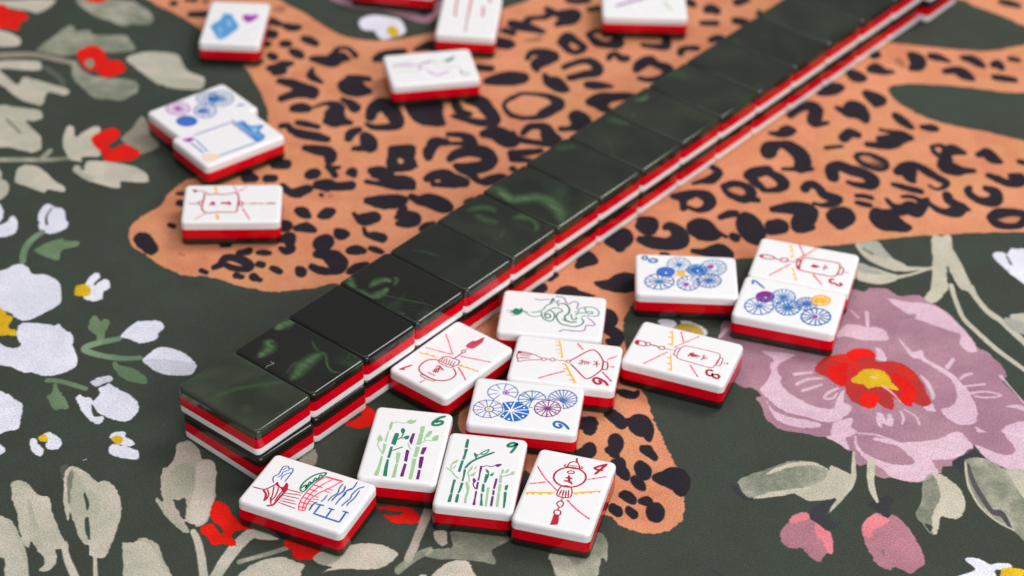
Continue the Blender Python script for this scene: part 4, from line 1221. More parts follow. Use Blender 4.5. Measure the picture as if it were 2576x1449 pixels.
LG P 10 745 180 675 64 679 -20 721
>bamboo_stalk
T P -431 654 -433 582 -647 592 -973 585 -965 651 -713 655
T P -1007 653 -995 583 -1305 577 -1315 667
>bamboo_stalk
T P 15 456 12 388 -215 382 -463 389 -452 437 -252 432
T P -523 444 -525 368 -810 390 -947 423 -933 462 -735 448
T P -992 480 -981 412 -1289 396 -1297 477
>bamboo_stalk
LG P -490 329 -467 277 -664 189 -887 183 -1085 198 -1281 177 -1300 242 -1067 256 -813 241
LG S 34 -474 230 -254 273 -90 318 151 243
LG P 55 303 194 246 67 230 -33 280
LG P 132 184 199 127 98 132 57 173
LG S 31 -226 278 -142 198 -43 120
LG P -219 232 -43 116 -197 152
>bamboo_stalk
V P 213 47 224 -19 -36 -10 -368 -14 -356 31 -156 28 70 44
V P -427 33 -427 -19 -718 -25 -707 27
V P -791 23 -782 -29 -1129 -38 -1324 -61 -1326 17 -1054 10
V S 27 195 -21 254 -115 230 -231 289 -325
V P 303 -323 373 -397 386 -511 267 -450 249 -378
V S 34 -695 38 -540 117 -396 103
V P -377 161 -275 140 -388 54 -486 98
>bamboo_stalk
T P -86 -138 -83 -244 -422 -198 -412 -141
T P -487 -115 -477 -175 -786 -207 -779 -132
T P -864 -126 -855 -182 -1019 -196 -1320 -253 -1314 -171 -1081 -159
T P 137 -105 54 -205 -70 -233 -12 -155
T P -80 -259 20 -348 -110 -337 -140 -277
>bamboo_stalk
LG P -618 -255 -593 -327 -886 -332 -1316 -360 -1320 -300 -894 -278
>bamboo_stalk
V P -224 -419 -209 -475 -441 -479 -632 -461 -620 -413
V P -690 -414 -681 -470 -867 -477 -856 -426
V P -926 -421 -917 -480 -1294 -494 -1298 -436
>bamboo_stalk
LG P -67 -508 -55 -582 -370 -598 -348 -530
LG P -416 -540 -413 -610 -704 -619 -723 -557
LG P -765 -554 -754 -619 -1295 -650 -1300 -590
LG P 135 -525 197 -583 33 -596 -10 -546
LG P 126 -638 231 -719 110 -715 19 -635
LG S 37 -109 -598 -33 -717 38 -800
LG P 94 -792 159 -874 21 -868 -9 -807
>bamboo_stalk
T P -445 -711 -418 -788 -621 -782 -626 -718
T P -711 -712 -699 -786 -1028 -813 -1309 -816 -1311 -771 -984 -742
>number
T S 80 1241 -791 1290 -680 1214 -577 1127 -552 1128 -646 1213 -748 1261 -789 1040 -734 878 -672
@crak4
>lantern
C C 54 669 -399 771 -356 855 -284 914 -188 944 -77 941 41 906 156 842 259 754 340 649 394 536 416 425 405 323 361 240 288 182 193 153 82 156 -35 191 -149 254 -250 341 -331 445 -386 557 -409
C C 39 962 162 1120 138 1187 26 1149 -69 1019 -134 932 -124 909 63
C S 31 1005 130 1031 -99
C S 54 1190 -38 1277 6 1336 -1
C S 35 953 138 935 252 1027 222
C S 35 960 -160 979 -223 1043 -192 1009 -158
C C 38 134 121 161 -127 -206 -199 -244 140
C S 42 -17 82 -214 95
C S 42 1 23 -227 7
C S 42 4 -39 -227 -77
C S 42 37 -95 -206 -146
C S 34 -256 126 -289 -30 -215 -201
>character
C C 38 774 -61 802 -37 809 10 794 62 761 98 723 106 696 82 688 35 704 -17 737 -53
C S 65 370 97 382 -71
C S 65 498 87 510 -59
C S 69 600 44 346 -37
C S 53 355 -67 304 -116
>tassel
C S 34 -325 -18 -438 -16
C C 38 -414 -10 -509 -97 -666 -53 -545 72
C S 41 -675 -24 -790 -12
C C 41 -808 46 -799 -88 -948 -116 -960 28
C P -995 39 -953 -100 -1313 -158 -1385 31 -1182 32
>dashed_ray
D D 42 717 915 342 622 -52 200
>dashed_ray
D D 42 -8 934 181 559
>dashed_ray
D D 38 590 -465 842 -893
>dashed_ray
D D 45 -346 -161 -643 -498 -895 -895
>gold_fringe
A S 53 -371 932 -160 236
A S 61 -389 906 -404 880
A S 61 -354 767 -369 731
A S 61 -303 600 -309 535
A S 61 -235 375 -241 310
>gold_fringe
A S 46 -32 -239 245 -888
A S 55 -36 -282 -48 -327
A S 55 42 -453 30 -498
A S 55 123 -644 107 -690
A S 55 215 -853 204 -881
>number
C S 66 1315 -779 1081 -525 1049 -747
C S 73 1324 -798 1092 -704 863 -604
@dot8
>parasol_wheel
DB2 C 29 133 552 126 636 99 715 54 782 -6 835 -78 870 -157 886 -240 880 -320 854 -394 809 -457 748 -505 674 -536 592 -547 507 -539 423 -512 345 -467 278 -407 226 -335 191 -256 176 -175 182 -95 207 -21 252 41 312 90 385 121 467
DB2 S 28 -163 537 160 592
DB2 S 28 -170 558 99 772
DB2 S 28 -182 570 -1 867
DB2 S 28 -204 575 -179 915
DB2 S 28 -220 572 -314 887
DB2 S 28 -238 560 -462 783
DB2 S 28 -248 542 -549 638
DB2 S 28 -251 522 -574 469
DB2 S 28 -244 501 -516 295
DB2 S 28 -232 489 -412 195
DB2 S 28 -210 483 -233 148
DB2 S 28 -195 487 -105 174
DB2 S 28 -178 498 38 269
DB2 S 28 -165 519 143 445
DB2 P -122 510 -124 534 -132 555 -145 572 -162 584 -181 590 -202 588 -221 580 -239 566 -252 547 -261 525 -265 501 -263 477 -255 456 -242 439 -225 427 -206 422 -185 423 -166 431 -148 445 -134 464 -125 486
>parasol_wheel
B3 P -323 140 -333 212 -364 277 -415 329 -480 364 -556 380 -635 375 -712 349 -779 304 -832 245 -866 176 -878 103 -868 31 -836 -33 -786 -85 -720 -120 -645 -136 -566 -130 -490 -105 -423 -61 -370 -2 -336 67
WH P -560 75 -566 98 -583 111 -604 109 -622 94 -629 70 -622 48 -606 35 -585 36 -567 52
>parasol_wheel
DB C 42 613 300 607 365 585 424 547 476 497 516 437 542 371 554 302 549 234 529 172 494 119 447 79 391 53 328 43 262 49 198 72 139 109 88 159 48 219 22 285 11 354 16 421 36 482 70 535 116 576 173 602 235
DB S 40 358 286 636 322
DB S 40 357 294 618 408
DB S 40 353 300 586 466
DB S 40 346 307 510 535
DB S 40 340 309 449 562
DB S 40 330 311 346 576
DB S 40 322 310 271 564
DB S 40 314 307 195 533
DB S 40 307 301 123 481
DB S 40 300 292 54 390
DB S 40 298 285 27 318
DB S 40 297 276 21 230
DB S 40 299 269 38 156
DB S 40 303 262 80 86
DB S 40 309 256 142 32
DB S 40 318 253 227 -3
DB S 40 325 252 303 -11
DB S 40 334 254 394 4
DB S 40 343 258 480 43
DB S 40 348 261 530 82
DB S 40 355 271 602 176
DB S 40 358 277 626 237
DB P 499 293 493 341 475 384 444 419 404 443 357 454 309 451 261 434 220 404 186 365 165 319 157 270 162 222 181 179 212 144 252 120 298 110 347 113 394 130 436 159 469 198 490 244
WH P 379 236 374 257 358 269 339 268 323 254 316 232 322 210 337 198 356 199 372 214
>parasol_wheel
DB2 C 24 1195 450 1188 547 1160 637 1111 715 1045 776 966 817 878 835 786 829 696 799 613 747 542 677 488 592 452 498 438 400 446 303 475 213 524 137 590 76 669 36 756 19 847 25 936 54 1019 105 1089 174 1144 258 1180 352
DB2 S 23 931 442 1226 484
DB2 S 23 922 486 1192 644
DB2 S 23 907 510 1142 730
DB2 S 23 878 535 1038 821
DB2 S 23 851 546 941 859
DB2 S 23 812 547 800 864
DB2 S 23 778 536 676 824
DB2 S 23 749 517 574 754
DB2 S 23 722 484 479 637
DB2 S 23 706 445 421 497
DB2 S 23 702 406 408 356
DB2 S 23 709 372 431 238
DB2 S 23 730 335 508 106
DB2 S 23 751 318 581 43
DB2 S 23 788 303 713 -9
DB2 S 23 825 303 846 -7
DB2 S 23 862 317 977 41
DB2 S 23 887 336 1068 108
DB2 S 23 910 364 1150 209
DB2 S 23 927 405 1212 355
M P 827 475 824 503 814 527 797 548 775 561 750 568 723 566 697 556 674 539 655 517 643 490 638 462 641 435 652 410 668 390 690 376 716 370 743 372 769 381 792 398 810 420 822 447
>parasol_wheel
DB2 C 37 -372 -351 -383 -259 -417 -173 -473 -100 -548 -42 -638 -4 -736 12 -838 5 -938 -24 -1029 -74 -1106 -142 -1165 -223 -1202 -313 -1215 -407 -1204 -499 -1169 -583 -1113 -656 -1038 -712 -949 -750 -851 -765 -750 -759 -651 -730 -561 -681 -484 -614 -425 -534 -387 -444
DB2 S 35 -767 -373 -343 -285
DB2 S 35 -772 -362 -432 -94
DB2 S 35 -784 -355 -620 24
DB2 S 35 -798 -354 -871 29
DB2 S 35 -811 -361 -1083 -77
DB2 S 35 -819 -371 -1216 -254
DB2 S 35 -821 -384 -1246 -459
DB2 S 35 -816 -396 -1156 -659
DB2 S 35 -805 -403 -972 -776
DB2 S 35 -791 -403 -742 -788
DB2 S 35 -777 -397 -509 -680
DB2 S 35 -769 -386 -371 -498
M P -1008 -114 -1014 -88 -1032 -73 -1055 -75 -1074 -92 -1081 -118 -1075 -144 -1056 -159 -1034 -157 -1015 -140
M P -1043 -407 -1049 -382 -1066 -367 -1087 -369 -1104 -386 -1111 -412 -1105 -437 -1088 -452 -1067 -450 -1050 -433
M P -891 -627 -897 -602 -914 -587 -935 -588 -952 -605 -959 -631 -953 -656 -936 -671 -915 -669 -898 -652
M P -609 -584 -615 -559 -631 -544 -652 -545 -669 -562 -676 -588 -670 -613 -654 -628 -633 -627 -616 -610
M P -459 -320 -466 -292 -484 -276 -507 -277 -525 -296 -533 -325 -527 -353 -509 -370 -486 -368 -467 -349
>parasol_wheel
B C 31 388 -385 381 -301 355 -224 312 -157 255 -104 185 -69 109 -54 30 -59 -48 -85 -119 -129 -180 -190 -227 -263 -257 -344 -268 -429 -261 -512 -235 -589 -192 -655 -134 -707 -65 -741 10 -756 89 -751 166 -726 237 -682 298 -623 345 -550 375 -470
B S 30 179 -381 412 -331
B S 30 159 -324 352 -162
B S 30 110 -285 210 -48
B S 30 39 -282 -1 -38
B S 30 -16 -314 -164 -134
B S 30 -54 -374 -274 -310
B S 30 -60 -435 -292 -489
B S 30 -33 -498 -213 -674
B S 30 8 -528 -93 -762
B S 30 80 -531 121 -772
B S 30 134 -500 278 -681
B S 30 171 -444 387 -516
M P 72 -466 69 -443 60 -423 44 -406 24 -395 1 -390 -23 -391 -46 -399 -67 -413 -83 -432 -94 -454 -98 -478 -95 -501 -85 -521 -70 -538 -50 -549 -27 -554 -3 -552 20 -544 41 -530 57 -512 68 -490
>parasol_wheel
B C 29 1012 -222 1005 -142 978 -67 933 -2 873 49 800 82 719 97 635 91 553 66 477 22 412 -37 362 -108 330 -186 318 -269 325 -349 353 -424 398 -488 458 -538 531 -571 611 -585 695 -579 776 -554 851 -512 916 -453 966 -383 999 -305
B S 27 687 -242 1039 -183
B S 27 684 -233 993 -34
B S 27 679 -227 899 66
B S 27 672 -224 780 117
B S 27 664 -224 647 120
B S 27 655 -227 500 69
B S 27 647 -234 369 -48
B S 27 643 -241 309 -163
B S 27 642 -249 291 -308
B S 27 644 -257 325 -433
B S 27 651 -264 432 -554
B S 27 657 -267 540 -602
B S 27 666 -267 684 -608
B S 27 675 -264 836 -553
B S 27 683 -257 961 -440
B S 27 686 -250 1021 -323
B P 686 -208 678 -174 655 -154 625 -156 600 -179 590 -214 598 -248 621 -267 651 -265 676 -243
>parasol_wheel
A P -20 38 -25 65 -38 89 -60 109 -89 122 -122 128 -156 125 -189 115 -218 98 -242 76 -256 49 -262 22 -258 -6 -244 -30 -222 -50 -194 -63 -161 -68 -126 -66 -93 -56 -64 -39 -41 -17 -26 10
A S 38 -351 -167 -231 109 26 175
>number
DB2 C 59 -1129 791 -1132 814 -1140 836 -1154 853 -1172 865 -1192 870 -1213 869 -1234 861 -1252 846 -1266 827 -1275 805 -1278 781 -1276 757 -1267 735 -1253 718 -1236 706 -1215 701 -1194 702 -1174 710 -1156 725 -1142 744 -1132 766
DB2 C 64 -844 673 -849 698 -862 720 -884 738 -912 750 -944 755 -977 752 -1010 743 -1038 727 -1060 707 -1074 683 -1079 657 -1075 632 -1061 610 -1040 592 -1012 580 -980 575 -947 577 -914 587 -886 602 -864 623 -850 647
@dot7
>parasol_wheel
PU P -467 223 -494 298 -540 360 -603 403 -676 425 -754 423 -831 397 -900 350 -956 285 -993 208 -1010 125 -1005 43 -978 -32 -931 -93 -869 -136 -796 -157 -718 -155 -642 -130 -573 -83 -517 -19 -479 58 -462 141
WH P -688 105 -699 125 -718 133 -738 126 -751 107 -753 83 -743 64 -724 56 -703 62 -690 81
>parasol_wheel
DB2 C 36 98 390 72 476 27 550 -32 609 -103 649 -181 667 -262 663 -342 636 -414 589 -476 524 -524 444 -554 356 -565 263 -556 171 -529 86 -484 12 -425 -46 -354 -85 -277 -103 -196 -98 -118 -72 -45 -25 16 39 64 118 94 206 106 298
DB2 S 35 -194 295 118 427
DB2 S 35 -202 310 42 580
DB2 S 35 -212 319 -62 664
DB2 S 35 -227 322 -207 699
DB2 S 35 -242 318 -358 661
DB2 S 35 -254 308 -484 559
DB2 S 35 -263 294 -564 416
DB2 S 35 -265 282 -590 292
DB2 S 35 -263 263 -568 107
DB2 S 35 -255 250 -490 -27
DB2 S 35 -244 241 -376 -109
DB2 S 35 -232 239 -257 -134
DB2 S 35 -218 242 -118 -104
DB2 S 35 -205 251 7 -13
DB2 S 35 -196 266 100 136
DB2 S 35 -193 281 132 288
DB2 P -164 280 -184 318 -219 333 -257 320 -282 285 -286 240 -266 203 -231 187 -193 200 -168 235
>parasol_wheel
B C 41 -412 -238 -443 -145 -495 -64 -566 -1 -651 40 -745 58 -843 50 -938 18 -1026 -37 -1102 -111 -1159 -200 -1197 -299 -1211 -402 -1202 -503 -1170 -595 -1117 -675 -1046 -737 -962 -777 -868 -794 -772 -787 -677 -755 -590 -701 -515 -628 -457 -540 -419 -442 -404 -339
B S 39 -766 -351 -393 -179
B S 39 -780 -331 -535 20
B S 39 -799 -324 -730 91
B S 39 -825 -330 -984 31
B S 39 -842 -347 -1157 -133
B S 39 -850 -367 -1237 -336
B S 39 -848 -389 -1221 -561
B S 39 -833 -410 -1064 -767
B S 39 -816 -416 -895 -826
B S 39 -791 -411 -651 -778
B S 39 -772 -395 -463 -611
B S 39 -764 -375 -381 -416
B P -756 -353 -773 -321 -803 -307 -835 -318 -856 -348 -858 -387 -841 -420 -811 -433 -779 -423 -758 -392
>parasol_wheel
DB2 C 41 337 -75 310 8 266 79 206 135 134 172 54 188 -29 183 -111 155 -186 108 -250 44 -300 -34 -332 -121 -345 -211 -337 -300 -310 -382 -266 -452 -206 -508 -134 -544 -54 -560 28 -554 109 -527 184 -480 248 -416 297 -339 330 -253 343 -163
DB2 S 39 35 -172 355 -30
DB2 S 39 28 -159 288 99
DB2 S 39 18 -150 182 185
DB2 S 39 2 -147 27 219
DB2 S 39 -11 -150 -102 191
DB2 S 39 -24 -159 -240 97
DB2 S 39 -34 -175 -341 -60
DB2 S 39 -38 -190 -372 -220
DB2 S 39 -36 -203 -356 -343
DB2 S 39 -27 -218 -269 -493
DB2 S 39 -16 -225 -157 -568
DB2 S 39 -4 -228 -38 -590
DB2 S 39 11 -224 116 -555
DB2 S 39 24 -215 244 -462
DB2 S 39 32 -203 327 -340
DB2 S 39 37 -184 371 -157
DB2 P 56 -147 37 -110 1 -95 -36 -107 -61 -143 -65 -187 -45 -224 -10 -239 27 -226 52 -191
>parasol_wheel
B C 36 768 265 746 335 708 395 657 442 595 473 526 486 455 481 384 457 319 417 263 362 220 295 191 222 179 145 185 70 207 1 245 -59 297 -106 358 -136 427 -149 498 -144 568 -120 632 -80 688 -26 732 40 760 113 773 190
B S 35 506 183 776 326
B S 35 501 192 723 417
B S 35 490 200 611 495
B S 35 477 202 486 511
B S 35 466 199 377 480
B S 35 455 190 260 394
B S 35 447 178 186 277
B S 35 444 168 158 169
B S 35 446 153 173 19
B S 35 452 143 229 -80
B S 35 461 136 320 -149
B S 35 475 133 465 -173
B S 35 485 136 566 -147
B S 35 497 144 681 -67
B S 35 504 154 753 32
B S 35 508 168 795 177
B P 524 175 510 203 483 215 454 205 434 178 431 144 446 115 473 104 502 114 521 141
>parasol_wheel
A C 46 1095 549 1077 605 1045 654 1002 692 949 716 890 726 828 720 767 700 710 666 661 620 623 565 598 504 586 441 590 380 608 323 640 275 684 238 737 214 795 204 857 210 918 230 974 264 1023 309 1061 364 1087 424 1098 487
A S 43 908 496 1106 589
A S 43 891 521 1037 693
A S 43 869 533 949 739
A S 43 834 532 809 736
A S 43 805 517 691 675
A S 43 784 493 608 578
A S 43 774 463 568 457
A S 43 777 431 581 333
A S 43 795 406 652 233
A S 43 816 396 736 192
A S 43 852 397 881 195
A S 43 879 411 988 250
A S 43 900 434 1071 344
A S 43 911 464 1116 465
A P 916 524 892 567 847 584 797 567 763 524 757 471 781 427 826 411 875 427 910 470
>parasol_wheel
DB2 C 41 1247 -243 1219 -153 1168 -74 1099 -14 1016 26 922 42 825 34 728 1 639 -53 562 -126 502 -214 462 -310 445 -411 452 -509 481 -600 532 -677 601 -736 684 -775 777 -791 874 -782 969 -751 1058 -697 1134 -625 1195 -538 1235 -442 1253 -342
DB2 S 39 965 -319 1263 -171
DB2 S 39 940 -279 1173 -28
DB2 S 39 894 -254 1009 64
DB2 S 39 838 -254 809 64
DB2 S 39 786 -279 621 -27
DB2 S 39 749 -320 489 -174
DB2 S 39 728 -377 416 -378
DB2 S 39 735 -437 441 -592
DB2 S 39 758 -473 524 -719
DB2 S 39 810 -500 710 -817
DB2 S 39 866 -497 909 -806
DB2 S 39 914 -473 1078 -720
DB2 S 39 954 -425 1222 -551
DB2 S 39 970 -378 1280 -381
M P 905 -358 881 -313 836 -295 787 -312 753 -356 748 -410 772 -455 817 -473 865 -456 899 -413
>number
DB2 S 60 -1216 635 -1206 826 -844 537
DB2 P -1176 671 -1187 693 -1207 703 -1227 696 -1240 675 -1242 648 -1230 626 -1211 617 -1190 623 -1177 644
@crak3b
>lantern
C C 47 -56 343 344 384 926 395 1028 246 1033 -70 939 -327 604 -349 -86 -307 -119 1
C C 47 -172 212 -231 55 -182 -203 -94 -264
C C 42 1051 186 1146 149 1155 -120 1051 -177
C S 33 1172 -1 1334 8
>tassel
C C 51 -505 78 -537 129 -596 148 -662 126 -707 73 -716 8 -684 -44 -625 -62 -560 -41 -514 13
C S 37 -490 14 -255 47
C C 51 -1349 26 -1216 131 -928 98 -954 -26 -1179 -55
C P -1356 1 -1264 115 -1219 -45 -1319 -56
C S 47 -915 33 -718 7
>character
C P 192 -33 268 107 482 41 327 -79
C S 51 593 -81 601 158
C S 42 669 -10 662 101
>gold_fringe
A S 33 -562 917 -368 239
A S 83 -589 800 -570 783
A S 82 -541 583 -519 572
A S 82 -454 288 -426 275
>gold_fringe
A S 33 -293 -285 -57 -860
A S 81 -294 -331 -272 -342
A S 81 -203 -608 -181 -619
A S 81 -130 -818 -108 -828
>dashed_ray
D D 52 -328 971 -88 447
>dashed_ray
D D 52 204 939 -96 421 -295 125
>dashed_ray
D D 51 -401 -116 -864 -860
>dashed_ray
D D 51 354 -432 699 -876
>number
C S 79 966 -475 868 -530 913 -672 1038 -674 1151 -748 1238 -675 1177 -606
@dragon
>dragon
T P -1358 56 -1159 17 -1083 148 -937 114 -914 204 -838 62 -902 -99 -1009 -184 -1198 -220 -1052 -142 -1318 -70 -1125 -61
T S 31 -839 40 -692 -5
T S 31 -809 0 -711 -73 -598 -166 -468 -181 -308 -109
T S 36 -615 5 -427 53 -261 207 -235 341 -83 516 -34 545
T S 45 -312 69 -278 -144 -160 -300 -29 -336 53 -249 74 -52 21 93 -76 167
T S 38 -195 63 -93 208 53 315 210 293 284 183
T S 45 285 173 176 92 126 -66 184 -275 301 -431 458 -473 653 -511 838 -421 919 -238 849 -97
T S 53 174 541 317 538 432 411 475 221 437 63 364 -56 410 -222 547 -311 722 -265
T S 40 306 -204 441 -272 597 -304
T S 48 -206 40 -206 -91 -130 -210 -58 -157 -39 -89 -113 9 -172 -42
T S 36 670 52 752 150 930 174
T S 31 684 337 895 453 1098 492 1261 394 1326 229 1284 93 1146 52
T S 31 843 -22 966 49 1095 45
T S 36 895 453 934 284 981 181 1087 152 1147 204 1104 264 976 246
T S 26 619 197 697 186 755 259 684 337
T S 40 526 75 564 -71 626 -192 721 -93 666 -57
T P -99 690 -57 796 2 749 -18 657 -97 532 -129 527
T S 41 -16 636 95 563 147 416
T S 43 78 604 135 689
>ribbon
PU2 S 31 -565 659 -419 635 -279 666 -160 715
>ribbon
PU2 S 34 29 852 144 875 266 829 349 620 433 554 527 666 616 690 703 580 661 388
>ribbon
PU2 S 33 1019 -52 1150 -163 1246 -322 1207 -392 1040 -393 995 -464 982 -615 898 -691 658 -713 426 -691 304 -751 285 -817
@lant
>lantern
C C 51 -857 557 -701 467 -539 502 -331 462 -128 496 103 542 186 268 179 -127 156 -469 -18 -515 -344 -498 -748 -528 -897 -306 -892 37 -867 284
C S 45 -1310 -18 -1024 -23
C C 50 -890 0 -894 28 -904 53 -918 75 -936 90 -955 99 -974 99 -992 91 -1008 76 -1019 55 -1025 30 -1026 2 -1022 -26 -1012 -51 -998 -73 -980 -88 -961 -96 -942 -97 -924 -89 -909 -74 -897 -53 -891 -28
C C 50 325 -56 311 10 282 50 248 51 223 11 216 -54 230 -119 259 -160 293 -160 318 -121
>tassel
C S 33 338 -44 1061 -55
C S 66 611 -60 706 -49
C S 56 857 -57 925 -53
C S 76 1061 -55 1306 -46
>character
C S 76 -652 -114 -580 57 -543 -116
C S 111 -318 -9 -58 -25
C S 91 -117 50 -61 -99
>number
C P -1256 688 -1186 767 -1081 660 -1146 569
C S 41 -1085 685 -834 627
>dashed_ray
D D 38 1 920 144 542
>dashed_ray
D D 38 401 914 195 616
>dashed_ray
D D 40 -1075 -886 -760 -552
>dashed_ray
D D 43 322 -277 570 -912
>gold_fringe
A S 67 -563 903 -501 564
>gold_fringe
A S 91 -423 -642 -382 -873
@frame
>frame_border
B S 55 -807 757 -120 741 585 722
B S 56 585 722 585 -35 582 -785
B S 55 582 -785 -144 -763 -861 -737
B S 55 -1131 -320 -1126 24 -1123 453
B S 47 -902 502 -942 100 -982 -299
>roof_ornament
SB P 654 531 919 553 932 154 1142 51 1304 -61 982 -270 968 -643 631 -795 593 -685 627 -221
DB2 S 52 665 801 662 82 649 -809
WB S 43 672 517 676 -148 642 -613
DB2 C 39 919 553 932 154 1290 -61 982 -270 959 -636 643 -777 731 -190
WB P 896 16 1068 -59 860 -287 811 -195
>corner_flower
M P -1263 765 -1045 746 -875 672 -948 536 -1166 512
>corner_flower
A C 49 -1225 -488 -1029 -498 -885 -692 -1007 -838 -1252 -759 -1294 -594
A S 59 -1196 -589 -1004 -708
@dot5
>parasol_wheel
M C 39 -282 336 -238 422 -214 517 -210 615 -228 711 -266 798 -323 872 -394 928 -476 963 -564 975 -652 963 -736 928 -811 873 -871 799 -915 713 -939 618 -941 521 -923 426 -885 339 -829 266 -758 211 -677 176 -590 163 -502 174 -418 208 -344 263
M S 37 -550 551 -236 356
M S 37 -545 567 -180 557
M S 37 -548 582 -209 749
M S 37 -556 595 -315 908
M S 37 -568 602 -467 994
M S 37 -581 602 -626 1002
M S 37 -595 595 -809 916
M S 37 -604 584 -919 776
M S 37 -609 569 -971 581
M S 37 -607 555 -947 404
M S 37 -598 541 -844 238
M S 37 -585 534 -677 142
M S 37 -572 533 -520 138
M S 37 -558 540 -340 226
M P -522 524 -503 577 -512 626 -547 653 -592 647 -632 611 -651 558 -641 509 -607 482 -562 488
>parasol_wheel
B3 P -509 -466 -468 -379 -452 -281 -463 -181 -500 -86 -560 -4 -638 57 -728 94 -822 102 -913 82 -993 35 -1056 -35 -1096 -122 -1111 -219 -1100 -319 -1063 -413 -1003 -494 -925 -555 -836 -592 -743 -601 -652 -582 -572 -535
>parasol_wheel
B C 39 314 -306 366 -210 400 -107 412 -2 403 97 373 186 322 259 255 312 176 341 88 345 -2 324 -90 279 -170 212 -238 129 -290 33 -323 -70 -334 -174 -324 -273 -294 -361 -244 -433 -178 -485 -99 -514 -12 -519 77 -498 165 -454 245 -389
B S 37 63 -104 358 -288
B S 37 70 -86 439 -53
B S 37 69 -72 430 124
B S 37 61 -57 327 305
B S 37 49 -52 182 376
B S 37 34 -53 -6 357
B S 37 22 -60 -155 266
B S 37 11 -74 -293 91
B S 37 6 -89 -357 -98
B S 37 7 -106 -349 -304
B S 37 13 -118 -272 -454
B S 37 27 -126 -97 -550
B S 37 39 -125 48 -541
B S 37 54 -116 244 -430
B P -12 -78 5 -46 13 -11 13 24 4 55 -13 82 -36 100 -65 110 -95 109 -126 98 -154 79 -177 52 -193 20 -202 -15 -201 -50 -192 -82 -175 -108 -152 -126 -124 -136 -93 -135 -63 -125 -35 -105
>parasol_wheel
DB2 C 35 1184 -8 1240 94 1275 205 1286 319 1272 428 1235 526 1177 608 1101 668 1011 703 912 711 812 692 714 646 626 577 553 488 498 386 464 275 454 162 468 54 505 -43 563 -124 639 -184 728 -219 825 -227 925 -209 1021 -164 1110 -96
DB2 S 33 905 218 1237 17
DB2 S 33 912 236 1307 203
DB2 S 33 912 260 1306 438
DB2 S 33 906 273 1251 573
DB2 S 33 892 287 1110 708
DB2 S 33 876 291 943 750
DB2 S 33 862 288 800 726
DB2 S 33 844 278 629 624
DB2 S 33 830 261 490 445
DB2 S 33 824 241 428 254
DB2 S 33 824 222 431 62
DB2 S 33 830 207 491 -91
DB2 S 33 843 194 619 -217
DB2 S 33 860 189 784 -265
DB2 S 33 878 193 964 -232
DB2 S 33 893 202 1113 -137
DB2 P 778 253 801 300 813 352 811 403 795 451 768 492 731 521 687 536 640 537 594 524 552 496 518 458 494 411 483 359 485 307 501 260 528 220 565 191 608 175 655 174 701 187 743 215
>parasol_wheel
DB2 C 31 803 291 848 375 873 467 879 561 864 653 829 736 776 807 708 860 630 892 546 903 461 890 379 855 307 801 247 729 203 645 178 554 173 460 189 369 224 286 276 216 343 164 420 131 504 121 589 133 670 166 743 220
DB2 S 29 591 474 857 328
DB2 S 29 601 513 907 523
DB2 S 29 597 543 888 675
DB2 S 29 580 573 800 826
DB2 S 29 549 592 646 921
DB2 S 29 511 592 454 920
DB2 S 29 482 576 309 841
DB2 S 29 458 545 189 682
DB2 S 29 449 510 145 507
DB2 S 29 454 474 171 330
DB2 S 29 472 445 262 187
DB2 S 29 501 428 408 102
DB2 S 29 532 427 561 95
DB2 S 29 570 446 750 188
>number
DB2 S 76 1042 -465 1234 -558
@flower
>blossom
SB P 592 477 556 183 270 69 -153 -150 -444 -148 -865 48 -1197 256 -1154 433 -682 646 -375 793 -105 705 204 521
WB P 105 290 58 139 -289 96 -213 229
WB P -354 538 -540 324 -722 426
WB P -908 413 -926 267 -1130 308
>blossom
M P 467 -177 626 -314 550 -469 642 -688 484 -760 240 -656 5 -472 153 -308
@bambk
>bamboo_stalk
PU2 S 57 -1289 232 -935 228 -583 206
PU2 S 52 -583 206 -349 158 -410 -112
>bamboo_stalk
PU2 S 31 -1260 410 -554 376
PU2 S 78 -300 277 103 378
>bamboo_branch
T S 29 81 255 443 279
T P 450 320 672 439 924 596 859 436 664 236
>bamboo_branch
M S 52 -167 -265 102 -589
M S 52 102 -589 523 -381
>bamboo_branch
LG S 31 -1273 -107 -713 -145 -129 -48
LG S 31 84 -55 993 -152
>number
T S 52 938 -367 975 -625 1182 -660
@crakt
>lantern
CL S 75 1248 38 855 39 246 30
CL S 65 1185 532 599 523 -222 475
CL S 74 719 -432 -101 -485
>tassel
C S 54 300 36 -467 37
C S 44 -467 37 -1245 16
>number
C S 85 1271 -594 998 -654
@topr
>bamboo_branch
PU2 S 117 -988 -256 -630 -21 89 380
LG S 76 713 118 932 -452"""

def ribbon(P, w, closed, taper):
    P = spline(P, closed, 4); n = len(P)
    if closed: d = np.roll(P, -1, 0) - np.roll(P, 1, 0)
    else: d = np.gradient(P, axis=0)
    d = d / (np.hypot(*d.T)[:, None] + 1e-9); nr = np.stack([-d[:, 1], d[:, 0]], 1)
    hw = np.full(n, w / 2)
    if not closed:
        hw[0] *= 0.55; hw[-1] *= 0.55
        P = P.copy(); P[0] -= d[0] * w * 0.35; P[-1] += d[-1] * w * 0.35
    A, B = P + nr * hw[:, None], P - nr * hw[:, None]
    V = [*A, *B]; F = [(i, i + 1, n + i + 1, n + i) for i in range(n - 1)]
    if closed: F.append((n - 1, 0, n, 2 * n - 1))
    return V, F

def fill(P):
    from mathutils.geometry import tessellate_polygon
    if len(P) < 10:                            # cut shapes keep their corners
        Q, n = spline(P, True, 3), len(P)
        lin = np.array([P[i] + (P[(i + 1) % n] - P[i]) * k / 3 for i in range(n) for k in range(3)])
        P = 0.3 * Q + 0.7 * lin
    else: P = spline(P, True, 3)
    tri = tessellate_polygon([[Vector((p[0], p[1], 0)) for p in P]])
    return list(P), [tuple(t) for t in tri]

